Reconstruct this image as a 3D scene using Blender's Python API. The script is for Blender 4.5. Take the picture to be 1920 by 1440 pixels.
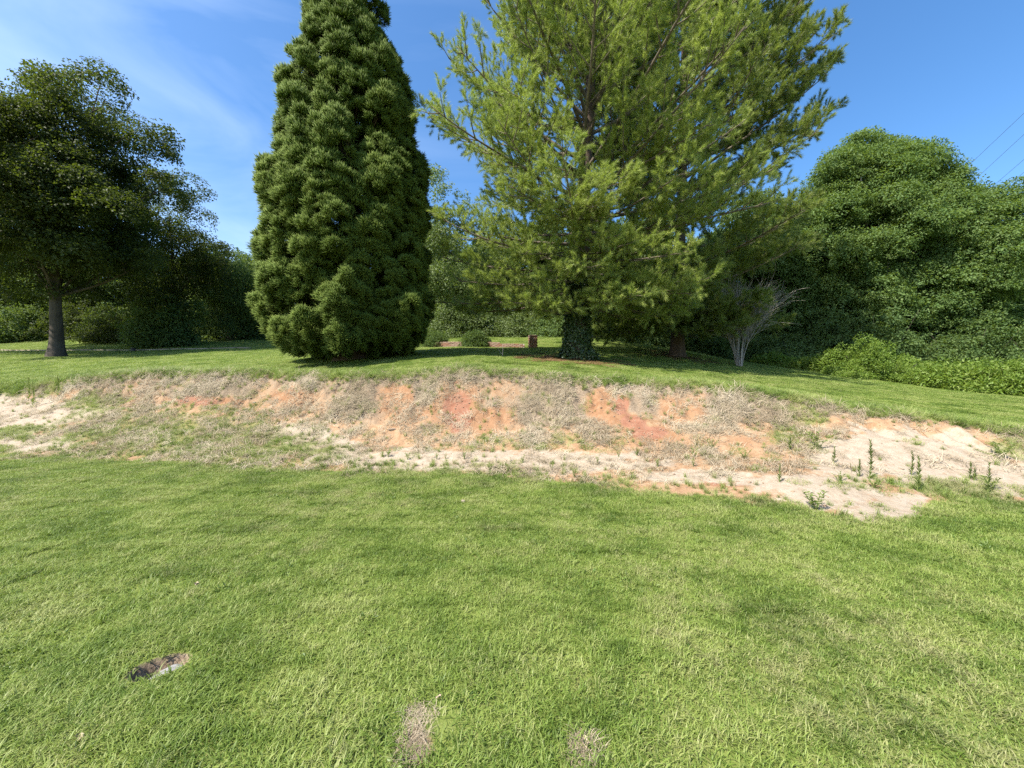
import bpy, math, random
import numpy as np

for o in list(bpy.data.objects):
    bpy.data.objects.remove(o)
SC = bpy.context.scene
COL = SC.collection
R = math.radians
F = 721.0            # focal length of the photograph in its own pixels
EYE = 1.6

# ------------------------------------------------------------------ camera
cam = bpy.data.cameras.new('camera')
cam.sensor_width = 36.0
cam.lens = 36.0 * F / 1920.0
cam.clip_start = 0.05
cam.clip_end = 3000
camo = bpy.data.objects.new('camera', cam)
camo.location = (0, 0, EYE)
camo.rotation_euler = (R(90), 0, 0)
COL.objects.link(camo)
SC.camera = camo

# ------------------------------------------------------------------ sky, sun, exposure
SUN_AZ = math.atan2(-0.80, -0.60)     # compass angle from +Y towards +X of the direction TO the sun
SUN_EL = R(52)
world = bpy.data.worlds.new('World')
SC.world = world
world.use_nodes = True
wn, wl = world.node_tree.nodes, world.node_tree.links
wn.clear()
w_out = wn.new('ShaderNodeOutputWorld')
w_bg = wn.new('ShaderNodeBackground')
w_sky = wn.new('ShaderNodeTexSky')
w_sky.sky_type = 'NISHITA'
w_sky.sun_disc = False
w_sky.sun_elevation = SUN_EL
w_sky.sun_rotation = SUN_AZ
w_sky.altitude = 200
w_sky.air_density = 1.0
w_sky.dust_density = 1.6
w_sky.ozone_density = 2.2
w_bg.inputs['Strength'].default_value = 0.110
w_hs = wn.new('ShaderNodeHueSaturation')
w_hs.inputs['Saturation'].default_value = 1.26
w_hs.inputs['Value'].default_value = 1.13
wl.new(w_sky.outputs['Color'], w_hs.inputs['Color'])
# thin cirrus veil
w_tc = wn.new('ShaderNodeTexCoord')
w_map = wn.new('ShaderNodeMapping')
w_map.inputs['Rotation'].default_value = (0.25, 0.5, 0.9)
w_map.inputs['Scale'].default_value = (1.1, 3.2, 5.5)
w_no = wn.new('ShaderNodeTexNoise')
w_no.inputs['Scale'].default_value = 1.15
w_no.inputs['Detail'].default_value = 7
w_no.inputs['Roughness'].default_value = 0.52
w_no.inputs['Distortion'].default_value = 0.6
w_rmp = wn.new('ShaderNodeMapRange')
w_rmp.inputs['From Min'].default_value = 0.36
w_rmp.inputs['From Max'].default_value = 0.78
w_rmp.inputs['To Max'].default_value = 0.30
w_mix = wn.new('ShaderNodeMixRGB')
w_mix.inputs['Color2'].default_value = (6.0, 6.9, 8.2, 1)
wl.new(w_tc.outputs['Generated'], w_map.inputs['Vector'])
wl.new(w_map.outputs['Vector'], w_no.inputs['Vector'])
wl.new(w_no.outputs['Fac'], w_rmp.inputs['Value'])
w_sep = wn.new('ShaderNodeSeparateXYZ')
wl.new(w_tc.outputs['Generated'], w_sep.inputs[0])
w_side = wn.new('ShaderNodeMapRange')          # the veil lies in the west half of the sky
w_side.inputs['From Min'].default_value = 0.05
w_side.inputs['From Max'].default_value = -0.55
wl.new(w_sep.outputs['X'], w_side.inputs['Value'])
w_mul = wn.new('ShaderNodeMath'); w_mul.operation = 'MULTIPLY'
wl.new(w_rmp.outputs['Result'], w_mul.inputs[0]); wl.new(w_side.outputs['Result'], w_mul.inputs[1])
wl.new(w_mul.outputs[0], w_mix.inputs['Fac'])
wl.new(w_hs.outputs['Color'], w_mix.inputs['Color1'])
wl.new(w_mix.outputs['Color'], w_bg.inputs['Color'])
wl.new(w_bg.outputs['Background'], w_out.inputs['Surface'])

sun = bpy.data.lights.new('sun', 'SUN')
sun.energy = 4.8
sun.angle = R(0.53)
sun.color = (1.0, 0.93, 0.82)
suno = bpy.data.objects.new('sun', sun)
suno.rotation_euler = (R(90) - SUN_EL, 0, -SUN_AZ + math.pi)
COL.objects.link(suno)
SC.view_settings.view_transform = 'Standard'
SC.view_settings.look = 'None'
SC.view_settings.exposure = 1.2
SC.view_settings.gamma = 1.0
SC.cycles.use_denoising = False
SC.cycles.max_bounces = 4
SC.cycles.diffuse_bounces = 2
SC.cycles.glossy_bounces = 1
SC.cycles.transmission_bounces = 2
SC.cycles.transparent_max_bounces = 6

# ------------------------------------------------------------------ helpers
rng = np.random.default_rng(7)


def hash2(ix, iy, seed):
    h = (ix.astype(np.int64) * 374761393 + iy.astype(np.int64) * 668265263 + seed * 1442695041) & 0xffffffff
    h = ((h ^ (h >> 13)) * 1274126177) & 0xffffffff
    return ((h ^ (h >> 16)) & 0xffff) / 65535.0


def vnoise(x, y, seed=0):
    x = np.asarray(x, float); y = np.asarray(y, float)
    ix, iy = np.floor(x), np.floor(y)
    fx, fy = x - ix, y - iy
    fx = fx * fx * (3 - 2 * fx); fy = fy * fy * (3 - 2 * fy)
    ix = ix.astype(np.int64); iy = iy.astype(np.int64)
    a = hash2(ix, iy, seed); b = hash2(ix + 1, iy, seed)
    c = hash2(ix, iy + 1, seed); d = hash2(ix + 1, iy + 1, seed)
    return (a * (1 - fx) + b * fx) * (1 - fy) + (c * (1 - fx) + d * fx) * fy


def fbm(x, y, seed=0, octv=4):
    s, a, t = 0.0, 0.5, 0.0
    for k in range(octv):
        s = s + a * vnoise(x * 2 ** k, y * 2 ** k, seed + 17 * k)
        t += a; a *= 0.5
    return s / t


def sstep(a, b, x):
    t = np.clip((x - a) / (b - a), 0, 1)
    return t * t * (3 - 2 * t)


def norm(v):
    return v / np.maximum(np.linalg.norm(v, axis=-1, keepdims=True), 1e-9)


def mesh_np(name, verts, faces, mat=None, smooth=False, attrs=None):
    """verts (n,3); faces a list of arrays, each (m,k). attrs {name: (domain, type, array)}"""
    me = bpy.data.meshes.new(name)
    verts = np.asarray(verts, np.float32).reshape(-1, 3)
    fl = [np.asarray(f, np.int32) for f in faces if len(f)]
    me.vertices.add(len(verts))
    me.vertices.foreach_set('co', verts.ravel())
    nl = sum(f.size for f in fl); npol = sum(len(f) for f in fl)
    me.loops.add(nl)
    me.loops.foreach_set('vertex_index', np.concatenate([f.ravel() for f in fl]))
    me.polygons.add(npol)
    starts, s = [], 0
    for f in fl:
        starts.append(s + np.arange(len(f)) * f.shape[1]); s += f.size
    me.polygons.foreach_set('loop_start', np.concatenate(starts).astype(np.int32))
    if smooth:
        me.polygons.foreach_set('use_smooth', np.ones(npol, bool))
    me.update(calc_edges=True)
    if attrs:
        for k, (dom, typ, arr) in attrs.items():
            a = me.attributes.new(k, typ, dom)
            a.data.foreach_set('color' if typ == 'FLOAT_COLOR' else 'value', np.asarray(arr, np.float32).ravel())
    if mat:
        me.materials.append(mat)
    return me


def link(name, data, parent=None, loc=None, **props):
    o = bpy.data.objects.new(name, data)
    COL.objects.link(o)
    if parent is not None:
        o.parent = parent
    if loc is not None:
        o.location = loc
    for k, v in props.items():
        if v:
            o[k] = v
    return o


def thing(name, loc, label, category, group=None):
    return link(name, None, None, loc, label=label, category=category, group=group)


class MB:
    """collects geometry for one mesh"""
    def __init__(s):
        s.v, s.q, s.t, s.n = [], [], [], 0

    def add(s, v, q=None, t=None):
        v = np.asarray(v, float).reshape(-1, 3)
        if q is not None and len(q): s.q.append(np.asarray(q) + s.n)
        if t is not None and len(t): s.t.append(np.asarray(t) + s.n)
        s.v.append(v); s.n += len(v)

    def tube(s, pts, rad, sides=8, cap=True, wob=0.0, seed=0):
        pts = np.asarray(pts, float); n = len(pts)
        rad = np.broadcast_to(np.asarray(rad, float), (n,))
        tan = norm(np.gradient(pts, axis=0))
        ref = np.array([0.0, 0, 1]) if abs(tan[0][2]) < 0.9 else np.array([1.0, 0, 0])
        x = norm(np.cross(np.broadcast_to(ref, tan.shape), tan))
        y = np.cross(tan, x)
        a = np.arange(sides) / sides * 2 * np.pi
        rr = rad[:, None] * np.ones(sides)
        if wob:
            w = np.sin(a * 3 + seed)[None] * 0.6 + np.sin(a * 5 + seed * 2.3)[None] * 0.4
            rr = rr * (1 + wob * w * (0.6 + 0.4 * np.sin(np.arange(n) * 1.7 + seed))[:, None])
        v = pts[:, None] + rr[..., None] * (np.cos(a)[None, :, None] * x[:, None] + np.sin(a)[None, :, None] * y[:, None])
        i = np.arange(n - 1)[:, None] * sides; j = np.arange(sides)[None]
        k = (j + 1) % sides
        q = np.stack([i + j, i + k, i + sides + k, i + sides + j], -1).reshape(-1, 4)
        s.add(v, q)
        if cap:
            s.t.append(np.stack([np.full(sides - 2, s.n - sides), s.n - sides + np.arange(1, sides - 1), s.n - sides + np.arange(2, sides)], -1))

    def box(s, lo, hi):
        x0, y0, z0 = lo; x1, y1, z1 = hi
        v = [(x0, y0, z0), (x1, y0, z0), (x1, y1, z0), (x0, y1, z0), (x0, y0, z1), (x1, y0, z1), (x1, y1, z1), (x0, y1, z1)]
        s.add(v, [(0, 3, 2, 1), (4, 5, 6, 7), (0, 1, 5, 4), (1, 2, 6, 5), (2, 3, 7, 6), (3, 0, 4, 7)])

    def mesh(s, name, mat, smooth=True, attrs=None):
        fs = []
        if s.q: fs.append(np.concatenate(s.q))
        if s.t: fs.append(np.concatenate(s.t))
        return mesh_np(name, np.concatenate(s.v), fs, mat, smooth, attrs)


def frames(z, spin):
    """rotation matrices (n,3,3) whose third column is z"""
    z = norm(z)
    ref = np.where(np.abs(z[:, 2:3]) < 0.95, np.array([[0, 0, 1.0]]), np.array([[1.0, 0, 0]]))
    x = norm(np.cross(ref, z)); y = np.cross(z, x)
    c, s = np.cos(spin)[:, None], np.sin(spin)[:, None]
    return np.stack([x * c + y * s, -x * s + y * c, z], -1)


def eulers(M):
    ry = np.arcsin(np.clip(-M[:, 2, 0], -1, 1))
    return np.stack([np.arctan2(M[:, 2, 1], M[:, 2, 2]), ry, np.arctan2(M[:, 1, 0], M[:, 0, 0])], -1)


# ---- geometry-node scatter: points carry rot, scl, pick
_trees = {}


def scatter_tree(key, variants):
    if key in _trees:
        return _trees[key]
    g = bpy.data.node_groups.new('scatter_' + key, 'GeometryNodeTree')
    g.interface.new_socket('Geometry', in_out='INPUT', socket_type='NodeSocketGeometry')
    g.interface.new_socket('Geometry', in_out='OUTPUT', socket_type='NodeSocketGeometry')
    n, l = g.nodes, g.links
    gi, go = n.new('NodeGroupInput'), n.new('NodeGroupOutput')
    iop = n.new('GeometryNodeInstanceOnPoints')
    jn = n.new('GeometryNodeJoinGeometry')
    for me in variants:
        ob = bpy.data.objects.new(key + '_source', me)
        oi = n.new('GeometryNodeObjectInfo')
        oi.transform_space = 'ORIGINAL'
        oi.inputs['Object'].default_value = ob
        oi.inputs['As Instance'].default_value = False
        ti = n.new('GeometryNodeGeometryToInstance')
        l.new(oi.outputs['Geometry'], ti.inputs[0])
        l.new(ti.outputs[0], jn.inputs[0])

    def na(name, typ):
        a = n.new('GeometryNodeInputNamedAttribute')
        a.data_type = typ
        a.inputs['Name'].default_value = name
        return a.outputs['Attribute']
    e2r = n.new('FunctionNodeEulerToRotation')
    l.new(na('rot', 'FLOAT_VECTOR'), e2r.inputs[0])
    l.new(gi.outputs[0], iop.inputs['Points'])
    l.new(jn.outputs[0], iop.inputs['Instance'])
    iop.inputs['Pick Instance'].default_value = True
    l.new(na('pick', 'INT'), iop.inputs['Instance Index'])
    l.new(e2r.outputs[0], iop.inputs['Rotation'])
    l.new(na('scl', 'FLOAT_VECTOR'), iop.inputs['Scale'])
    l.new(iop.outputs[0], go.inputs[0])
    _trees[key] = g
    return g


def scatter(name, key, variants, pts, M, scl, parent=None, tint=None, **props):
    pts = np.asarray(pts, np.float32)
    n = len(pts)
    me = bpy.data.meshes.new(name)
    me.vertices.add(n)
    me.vertices.foreach_set('co', pts.ravel())
    scl = np.asarray(scl, np.float32)
    if scl.ndim == 1:
        scl = np.repeat(scl[:, None], 3, 1)
    for k, typ, arr in (('rot', 'FLOAT_VECTOR', eulers(M)), ('scl', 'FLOAT_VECTOR', scl)):
        a = me.attributes.new(k, typ, 'POINT')
        a.data.foreach_set('vector', np.asarray(arr, np.float32).ravel())
    a = me.attributes.new('pick', 'INT', 'POINT')
    a.data.foreach_set('value', rng.integers(0, len(variants), n).astype(np.int32))
    a = me.attributes.new('tint', 'FLOAT', 'POINT')
    a.data.foreach_set('value', np.asarray(tint if tint is not None else rng.random(n), np.float32))
    for m in variants[0].materials:
        me.materials.append(m)
    o = link(name, me, parent, **props)
    md = o.modifiers.new('scatter', 'NODES')
    md.node_group = scatter_tree(key, variants)
    return o


# ------------------------------------------------------------------ materials
def new_mat(name):
    m = bpy.data.materials.new(name)
    m.use_nodes = True
    m.node_tree.nodes.clear()
    return m, m.node_tree.nodes, m.node_tree.links


def nd(n, typ, **kw):
    x = n.new(typ)
    for k, v in kw.items():
        if k in x.inputs:
            x.inputs[k].default_value = v
        else:
            setattr(x, k, v)
    return x


def noise(n, l, scale, detail=3, rough=0.55, vec=None, dist=0.0):
    t = nd(n, 'ShaderNodeTexNoise', Scale=scale, Detail=detail, Roughness=rough, Distortion=dist)
    if vec is not None:
        l.new(vec, t.inputs['Vector'])
    return t.outputs['Fac']


def ramp(n, l, fac, stops):
    r = n.new('ShaderNodeValToRGB')
    e = r.color_ramp.elements
    while len(e) < len(stops):
        e.new(0.5)
    for i, (p, c) in enumerate(stops):
        e[i].position = p
        e[i].color = (*c, 1) if len(c) == 3 else c
    l.new(fac, r.inputs[0])
    return r.outputs['Color']


def mapr(n, l, v, a, b, c=0.0, d=1.0):
    m = nd(n, 'ShaderNodeMapRange')
    m.inputs['From Min'].default_value = a; m.inputs['From Max'].default_value = b
    m.inputs['To Min'].default_value = c; m.inputs['To Max'].default_value = d
    l.new(v, m.inputs['Value'])
    return m.outputs['Result']


def mix(n, l, fac, a, b, mode='MIX'):
    m = n.new('ShaderNodeMixRGB')
    m.blend_type = mode
    for s, v in ((m.inputs[0], fac), (m.inputs[1], a), (m.inputs[2], b)):
        if hasattr(v, 'links'):
            l.new(v, s)
        elif isinstance(v, (int, float)):
            s.default_value = v
        else:
            s.default_value = (*v, 1)
    return m.outputs[0]


def math_(n, l, op, a, b=0.5):
    m = n.new('ShaderNodeMath'); m.operation = op
    for s, v in ((m.inputs[0], a), (m.inputs[1], b)):
        if hasattr(v, 'links'):
            l.new(v, s)
        else:
            s.default_value = v
    return m.outputs[0]


def leaf_mat(name, stops, trans=0.35, rough=0.5, spec=0.35, tipcol=None, worldscale=None, dry=None):
    """stops: colour ramp over per-instance randomness; leaves also vary one by one through the mesh attribute rnd"""
    m, n, l = new_mat(name)
    at = nd(n, 'ShaderNodeAttribute', attribute_name='rnd')
    tint = nd(n, 'ShaderNodeAttribute', attribute_name='tint', attribute_type='INSTANCER')
    f = math_(n, l, 'ADD', math_(n, l, 'MULTIPLY', tint.outputs['Fac'], 0.6), math_(n, l, 'MULTIPLY', at.outputs['Fac'], 0.4))
    c = ramp(n, l, f, stops)
    if tipcol is not None:
        tp = nd(n, 'ShaderNodeAttribute', attribute_name='tip')
        c = mix(n, l, tp.outputs['Fac'], c, tipcol)
    bs = nd(n, 'ShaderNodeBsdfPrincipled', Roughness=rough)
    bs.inputs['Specular IOR Level'].default_value = spec
    l.new(c, bs.inputs['Base Color'])
    tr = n.new('ShaderNodeBsdfTranslucent')
    ct = mix(n, l, 0.55, c, (0.30, 0.42, 0.03))
    l.new(ct, tr.inputs['Color'])
    mx = n.new('ShaderNodeMixShader'); mx.inputs[0].default_value = trans
    l.new(bs.outputs[0], mx.inputs[1]); l.new(tr.outputs[0], mx.inputs[2])
    o = n.new('ShaderNodeOutputMaterial')
    l.new(mx.outputs[0], o.inputs[0])
    return m


def bark_mat(name, c1, c2, scale=6.0, stretch=0.25, bump=0.6):
    m, n, l = new_mat(name)
    tc = n.new('ShaderNodeTexCoord')
    mp = nd(n, 'ShaderNodeMapping'); mp.inputs['Scale'].default_value = (1, 1, stretch)
    l.new(tc.outputs['Object'], mp.inputs['Vector'])
    f1 = noise(n, l, scale, 6, 0.65, mp.outputs[0], 0.6)
    f2 = noise(n, l, scale * 5, 4, 0.6, mp.outputs[0])
    f = math_(n, l, 'ADD', math_(n, l, 'MULTIPLY', f1, 0.65), math_(n, l, 'MULTIPLY', f2, 0.35))
    c = ramp(n, l, f, [(0.32, c1), (0.66, c2)])
    bs = nd(n, 'ShaderNodeBsdfPrincipled', Roughness=0.9)
    bs.inputs['Specular IOR Level'].default_value = 0.15
    l.new(c, bs.inputs['Base Color'])
    b = nd(n, 'ShaderNodeBump', Strength=bump, Distance=0.05)
    l.new(f, b.inputs['Height']); l.new(b.outputs[0], bs.inputs['Normal'])
    o = n.new('ShaderNodeOutputMaterial'); l.new(bs.outputs[0], o.inputs[0])
    return m


def plain_mat(name, c1, c2, scale=8.0, rough=0.85, bump=0.3, spec=0.25):
    m, n, l = new_mat(name)
    tc = n.new('ShaderNodeTexCoord')
    f = noise(n, l, scale, 6, 0.6, tc.outputs['Object'])
    bs = nd(n, 'ShaderNodeBsdfPrincipled', Roughness=rough)
    bs.inputs['Specular IOR Level'].default_value = spec
    l.new(ramp(n, l, f, [(0.3, c1), (0.7, c2)]), bs.inputs['Base Color'])
    b = nd(n, 'ShaderNodeBump', Strength=bump, Distance=0.02)
    l.new(f, b.inputs['Height']); l.new(b.outputs[0], bs.inputs['Normal'])
    o = n.new('ShaderNodeOutputMaterial'); l.new(bs.outputs[0], o.inputs[0])
    return m


# ------------------------------------------------------------------ terrain
KN = [  # column in the photograph: (distance, row) of lawn edge, floor, foot, lip, and four points up the hill
    (-300, [(8.5, 855), (10.5, 800), (12.3, 755), (12.8, 735), (15, 712), (20, 672), (24, 660), (30, 650)]),
    (-150, [(8.5, 855), (10.5, 795), (12.2, 750), (12.6, 728), (15, 705), (20, 668), (24, 657), (30, 645)]),
    (0,    [(8.5, 855), (10.5, 790), (12.2, 747), (12.5, 720), (15, 700), (20, 668), (24, 657), (30, 640)]),
    (200,  [(8.2, 860), (10.0, 795), (11.3, 750), (12.0, 705), (14.5, 690), (20, 668), (24, 657), (30, 633)]),
    (450,  [(7.5, 875), (9.3, 805), (10.5, 757), (11.6, 698), (14, 684), (20, 662), (25, 652), (31, 638)]),
    (650,  [(7.2, 880), (8.8, 830), (9.8, 770), (10.9, 702), (12.4, 684), (14, 673), (22, 656), (30, 645)]),
    (860,  [(6.9, 888), (8.2, 838), (9.2, 775), (10.3, 692), (12, 673), (16, 661), (21.5, 649), (27, 633)]),
    (1080, [(6.3, 902), (7.9, 845), (8.9, 780), (10.0, 710), (12, 688), (14.5, 675), (21, 652), (26, 633)]),
    (1280, [(5.5, 930), (7.4, 850), (8.5, 785), (9.6, 717), (12, 700), (16, 684), (20, 668), (25, 655)]),
    (1450, [(5.0, 950), (7.0, 850), (8.2, 790), (8.9, 740), (12, 718), (17, 697), (22, 684), (28, 690)]),
    (1600, [(4.6, 968), (6.2, 880), (7.8, 798), (8.3, 768), (11, 738), (16, 714), (20, 704), (28, 705)]),
    (1750, [(5.2, 938), (6.2, 880), (7.2, 820), (7.6, 788), (10, 759), (14, 735), (18, 725), (28, 718)]),
    (1920, [(5.3, 935), (6.0, 885), (6.6, 850), (7.0, 808), (9.5, 772), (13, 748), (18, 735), (28, 725)]),
    (2080, [(5.3, 935), (5.9, 890), (6.3, 862), (6.7, 822), (9, 782), (13, 752), (18, 738), (28, 728)]),
]
KU = np.array([(p - 960) / F for p, _ in KN])
KD = np.array([[a for a, b in k] for _, k in KN])
KZ = np.array([[EYE + (720 - b) / F * a for a, b in k] for _, k in KN])
KZ[:, 0] = 0.0
# smooth the knot curves over u
_uf = np.linspace(KU[0], KU[-1], 241)
_ker = np.exp(-0.5 * (np.arange(-9, 10) / 3.6) ** 2); _ker /= _ker.sum()


def _sm(a):
    p = np.pad(a, 9, mode='edge')
    return np.convolve(p, _ker, 'valid')


KDs = np.stack([_sm(np.interp(_uf, KU, KD[:, j])) for j in range(8)], 1)
KZs = np.stack([_sm(np.interp(_uf, KU, KZ[:, j])) for j in range(8)], 1)


def ground_raw(x, y):
    x = np.asarray(x, float); y = np.asarray(y, float)
    u = np.clip(x / np.maximum(y, 0.5), _uf[0], _uf[-1])
    d = np.maximum(y, 0.0)
    D = np.stack([np.interp(u, _uf, KDs[:, j]) for j in range(8)], -1)
    Z = np.stack([np.interp(u, _uf, KZs[:, j]) for j in range(8)], -1)
    z = np.zeros_like(u)
    for j in range(7):
        t = np.clip((d - D[..., j]) / (D[..., j + 1] - D[..., j]), 0, 1)
        if j in (2,):
            t = t * 0.6 + 0.4 * t * t * (3 - 2 * t)
        z = z + t * (Z[..., j + 1] - Z[..., j])
    return z, D


def ground(x, y):
    x = np.asarray(x, float); y = np.asarray(y, float)
    z, D = ground_raw(x, y)
    # average a little so that no slope changes abruptly
    e = 0.13
    for dx, dy in ((e, 0), (-e, 0), (0, e), (0, -e)):
        z = z + ground_raw(x + dx, y + dy)[0]
    z = z / 5
    ins = sstep(-0.2, 0.4, y - D[..., 0]) * (1 - sstep(-0.1, 0.3, y - D[..., 3]))
    face = sstep(-0.6, 0.1, y - D[..., 2]) * (1 - sstep(-0.15, 0.15, y - D[..., 3]))
    lip = np.exp(-((y - D[..., 3]) / 0.35) ** 2)
    z = z + 0.05 * (fbm(x * 0.35, y * 0.35, 3) - 0.5) * 2 * (y > 0) + 0.025 * (fbm(x * 1.4, y * 1.4, 5, 3) - 0.5)
    z = z + ins * 0.07 * (fbm(x * 1.2, y * 2.0, 9) - 0.5) + ins * 0.03 * (fbm(x * 6, y * 9, 11, 3) - 0.5) + ins * 0.030 * (fbm(x * 1.6 + 3 * y * 0.2, y * 11, 18, 3) - 0.5)
    rill = np.abs(fbm(x * 3.2 + 0.8 * fbm(x, y * 2, 12), y * 0.8, 14, 4) - 0.5) * 2
    z = z + face * 0.16 * (fbm(x * 2.2, y * 1.5, 13) - 0.5) - face * 0.09 * (1 - sstep(0.0, 0.35, rill)) + face * 0.05 * (fbm(x * 9, y * 9, 16, 3) - 0.5) + lip * 0.20 * (fbm(x * 1.1, y * 0.7, 15, 3) - 0.5)
    return z


# the hole with the stone: pixel (300,1255) on flat ground
_hd = EYE * F / (1252 - 720)
HX, HY = (300 - 960) / F * _hd, _hd


def ground_full(x, y):
    z = ground(x, y)
    dx, dy = x - HX, y - HY
    a = R(28)
    p, q = dx * math.cos(a) + dy * math.sin(a), -dx * math.sin(a) + dy * math.cos(a)
    r = np.sqrt((p / 0.125) ** 2 + (q / 0.09) ** 2)
    return z - 0.085 * (1 - sstep(0.78, 1.08, r))


def gz(x, y):
    return float(ground_full(np.array([x]), np.array([y]))[0])


def proj(x, y, z):
    yy = np.maximum(y, 0.3)
    return 960 + F * x / yy, 720 - F * (z - EYE) / yy


LIPX = [-400, 0, 60, 110, 200, 300, 450, 600, 750, 860, 1000, 1080, 1200, 1300, 1400, 1500, 1600, 1700, 1800, 1920, 2100]
LIPY = [745, 736, 726, 714, 705, 697, 699, 704, 707, 693, 702, 713, 717, 720, 732, 747, 767, 777, 792, 808, 825]
FRX = [-400, 0, 150, 300, 450, 620, 800, 950, 1100, 1200, 1300, 1400, 1500, 1600, 1700, 1730, 1750, 1850, 1920, 2100]
FRY = [855, 855, 852, 866, 876, 882, 888, 894, 907, 922, 934, 940, 958, 976, 992, 968, 932, 932, 940, 940]


def soil(x, y, z):
    """the soil map: how much each ground point is bunker, sand, orange clay, dead thatch, green"""
    px, py = proj(x, y, z)
    wob = (fbm(x * 1.7, y * 1.7, 21) - 0.5)
    wob2 = (fbm(x * 5, y * 5, 22) - 0.5)
    sc = F / np.maximum(y, 1.0)          # rows per metre up the frame
    fr = np.interp(px, FRX, FRY); lp = np.interp(px, LIPX, LIPY)
    w = wob * 34 + wob2 * 34
    bunk = sstep(-7, 7, fr + w - py) * sstep(-5, 5, py - lp + w * 0.35) * (y > 3.0) * (y < 15)

    def blob(cx, cy, rx, ry, hard=0.5):
        r = np.sqrt(((px - cx) / rx) ** 2 + ((py - cy) / ry) ** 2) + (wob + wob2) * 0.9
        return 1 - sstep(1 - hard, 1 + hard * 0.6, r)

    def mx(*b):
        m = b[0]
        for c in b[1:]:
            m = np.maximum(m, c)
        return m
    sand = mx(blob(60, 775, 130, 34, .4), blob(-60, 790, 180, 60, .3), blob(150, 770, 90, 12), blob(60, 832, 110, 22), blob(-100, 820, 170, 50),
              blob(560, 812, 70, 22) * 0.8, blob(600, 835, 90, 20) * .9, blob(650, 856, 110, 20), blob(760, 866, 160, 24), blob(950, 862, 200, 22),
              blob(1110, 868, 140, 18), blob(1290, 893, 150, 14) * .8, blob(1480, 905, 110, 18) * .85, blob(1000, 885, 120, 10) * .7,
              blob(1560, 925, 110, 42), blob(1650, 965, 100, 38), blob(1640, 850, 130, 56, .3), blob(1760, 870, 190, 62, .3), blob(1900, 905, 140, 40))
    clay = mx(blob(370, 752, 62, 11, .7), blob(435, 752, 30, 9, .7), blob(545, 745, 60, 22, .8) * .9, blob(470, 775, 150, 22, .9) * .55,
              blob(745, 752, 36, 40, .8), blob(775, 780, 70, 30, .9) * .7, blob(860, 765, 55, 45, .8), blob(880, 790, 100, 40, .9) * .7, blob(922, 775, 30, 16, .6), blob(1120, 755, 30, 32, .7), blob(1150, 775, 34, 30, .7),
              blob(1185, 795, 30, 24, .7), blob(1225, 815, 50, 18, .8), blob(1275, 768, 50, 34, .9) * .8, blob(1240, 825, 120, 18, .9) * .6, blob(1400, 830, 70, 22, .9) * .6,
              blob(1380, 905, 110, 12, .8) * .6, blob(900, 730, 80, 20, .9) * .45, blob(1620, 790, 90, 14, .9) * .35)
    red = mx(blob(370, 752, 50, 9), blob(860, 772, 26, 50), blob(1188, 788, 26, 14), blob(1215, 812, 34, 12), blob(1165, 760, 14, 20), blob(1390, 905, 100, 10) * .7) 
    bare = mx(sand, clay)
    foot = np.interp(px, [-400, 0, 300, 600, 860, 1080, 1280, 1450, 1600, 1750, 1920], [745, 745, 755, 790, 815, 815, 800, 795, 792, 815, 850])
    thatch = (1 - sstep(-40, 22, py - foot + w * 1.6)) * (0.55 + 0.45 * sstep(0.38, 0.6, fbm(x * 0.7 + 9, y * 0.7, 23))) * (1 - 0.85 * np.minimum(1, clay * 1.15)) * (1 - sand)
    gr = mx(blob(180, 750, 62, 20, .6), blob(330, 815, 220, 48, .8) * .95, blob(150, 808, 130, 14, .7) * .7, blob(420, 850, 210, 24, .8) * .9, blob(20, 812, 60, 14, .6), blob(1510, 778, 48, 34, .8) * .8,
            blob(1480, 820, 60, 26, .8) * .6, blob(1020, 825, 170, 12, .9) * .55, blob(1640, 905, 90, 12, .8) * .5, blob(1770, 915, 110, 14, .7) * .7,
            blob(1900, 830, 60, 34, .8) * .7, blob(1020, 745, 30, 50, .9) * .35, blob(930, 835, 100, 14, .9) * .4, blob(70, 728, 90, 14, .7) * .8)
    return bunk, sand * bunk, clay * bunk, red * bunk, thatch * bunk, gr * bunk, px, py


def axis(segs):
    out = [segs[0][0]]
    for a, b, s in segs:
        k = max(1, int(round((b - a) / s)))
        out += list(np.linspace(a, b, k + 1)[1:])
    return np.array(out)


gx = axis([(-900, -300, 100), (-300, -90, 15), (-90, -40, 2.5), (-40, -15, 0.5), (-15, 11, 0.075), (11, 40, 0.5), (40, 90, 2.5), (90, 300, 15), (300, 900, 100)])
gy = axis([(-300, -60, 40), (-60, -5, 5), (-5, 1, 0.5), (1, 3.6, 0.05), (3.6, 13.2, 0.065), (13.2, 34, 0.4), (34, 60, 1.5), (60, 300, 20), (300, 1500, 150)])
# a finer window round the hole
gx = np.unique(np.concatenate([gx, np.arange(HX - 0.26, HX + 0.26, 0.02)]))
gy = np.unique(np.concatenate([gy, np.arange(HY - 0.22, HY + 0.22, 0.02)]))
GX, GY = np.meshgrid(gx, gy)
GZ = ground_full(GX, GY)
far = sstep(45, 140, np.hypot(GX, GY))
GZ = GZ * (1 - far) + 1.5 * far
V = np.stack([GX, GY, GZ], -1).reshape(-1, 3)
bunk, sand, clay, red, thatch, green, _px, _py = soil(V[:, 0], V[:, 1], V[:, 2])
nxn, nyn = len(gx), len(gy)
i = np.arange(nyn - 1)[:, None] * nxn + np.arange(nxn - 1)[None]
Q = np.stack([i, i + 1, i + 1 + nxn, i + nxn], -1).reshape(-1, 4)


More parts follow.
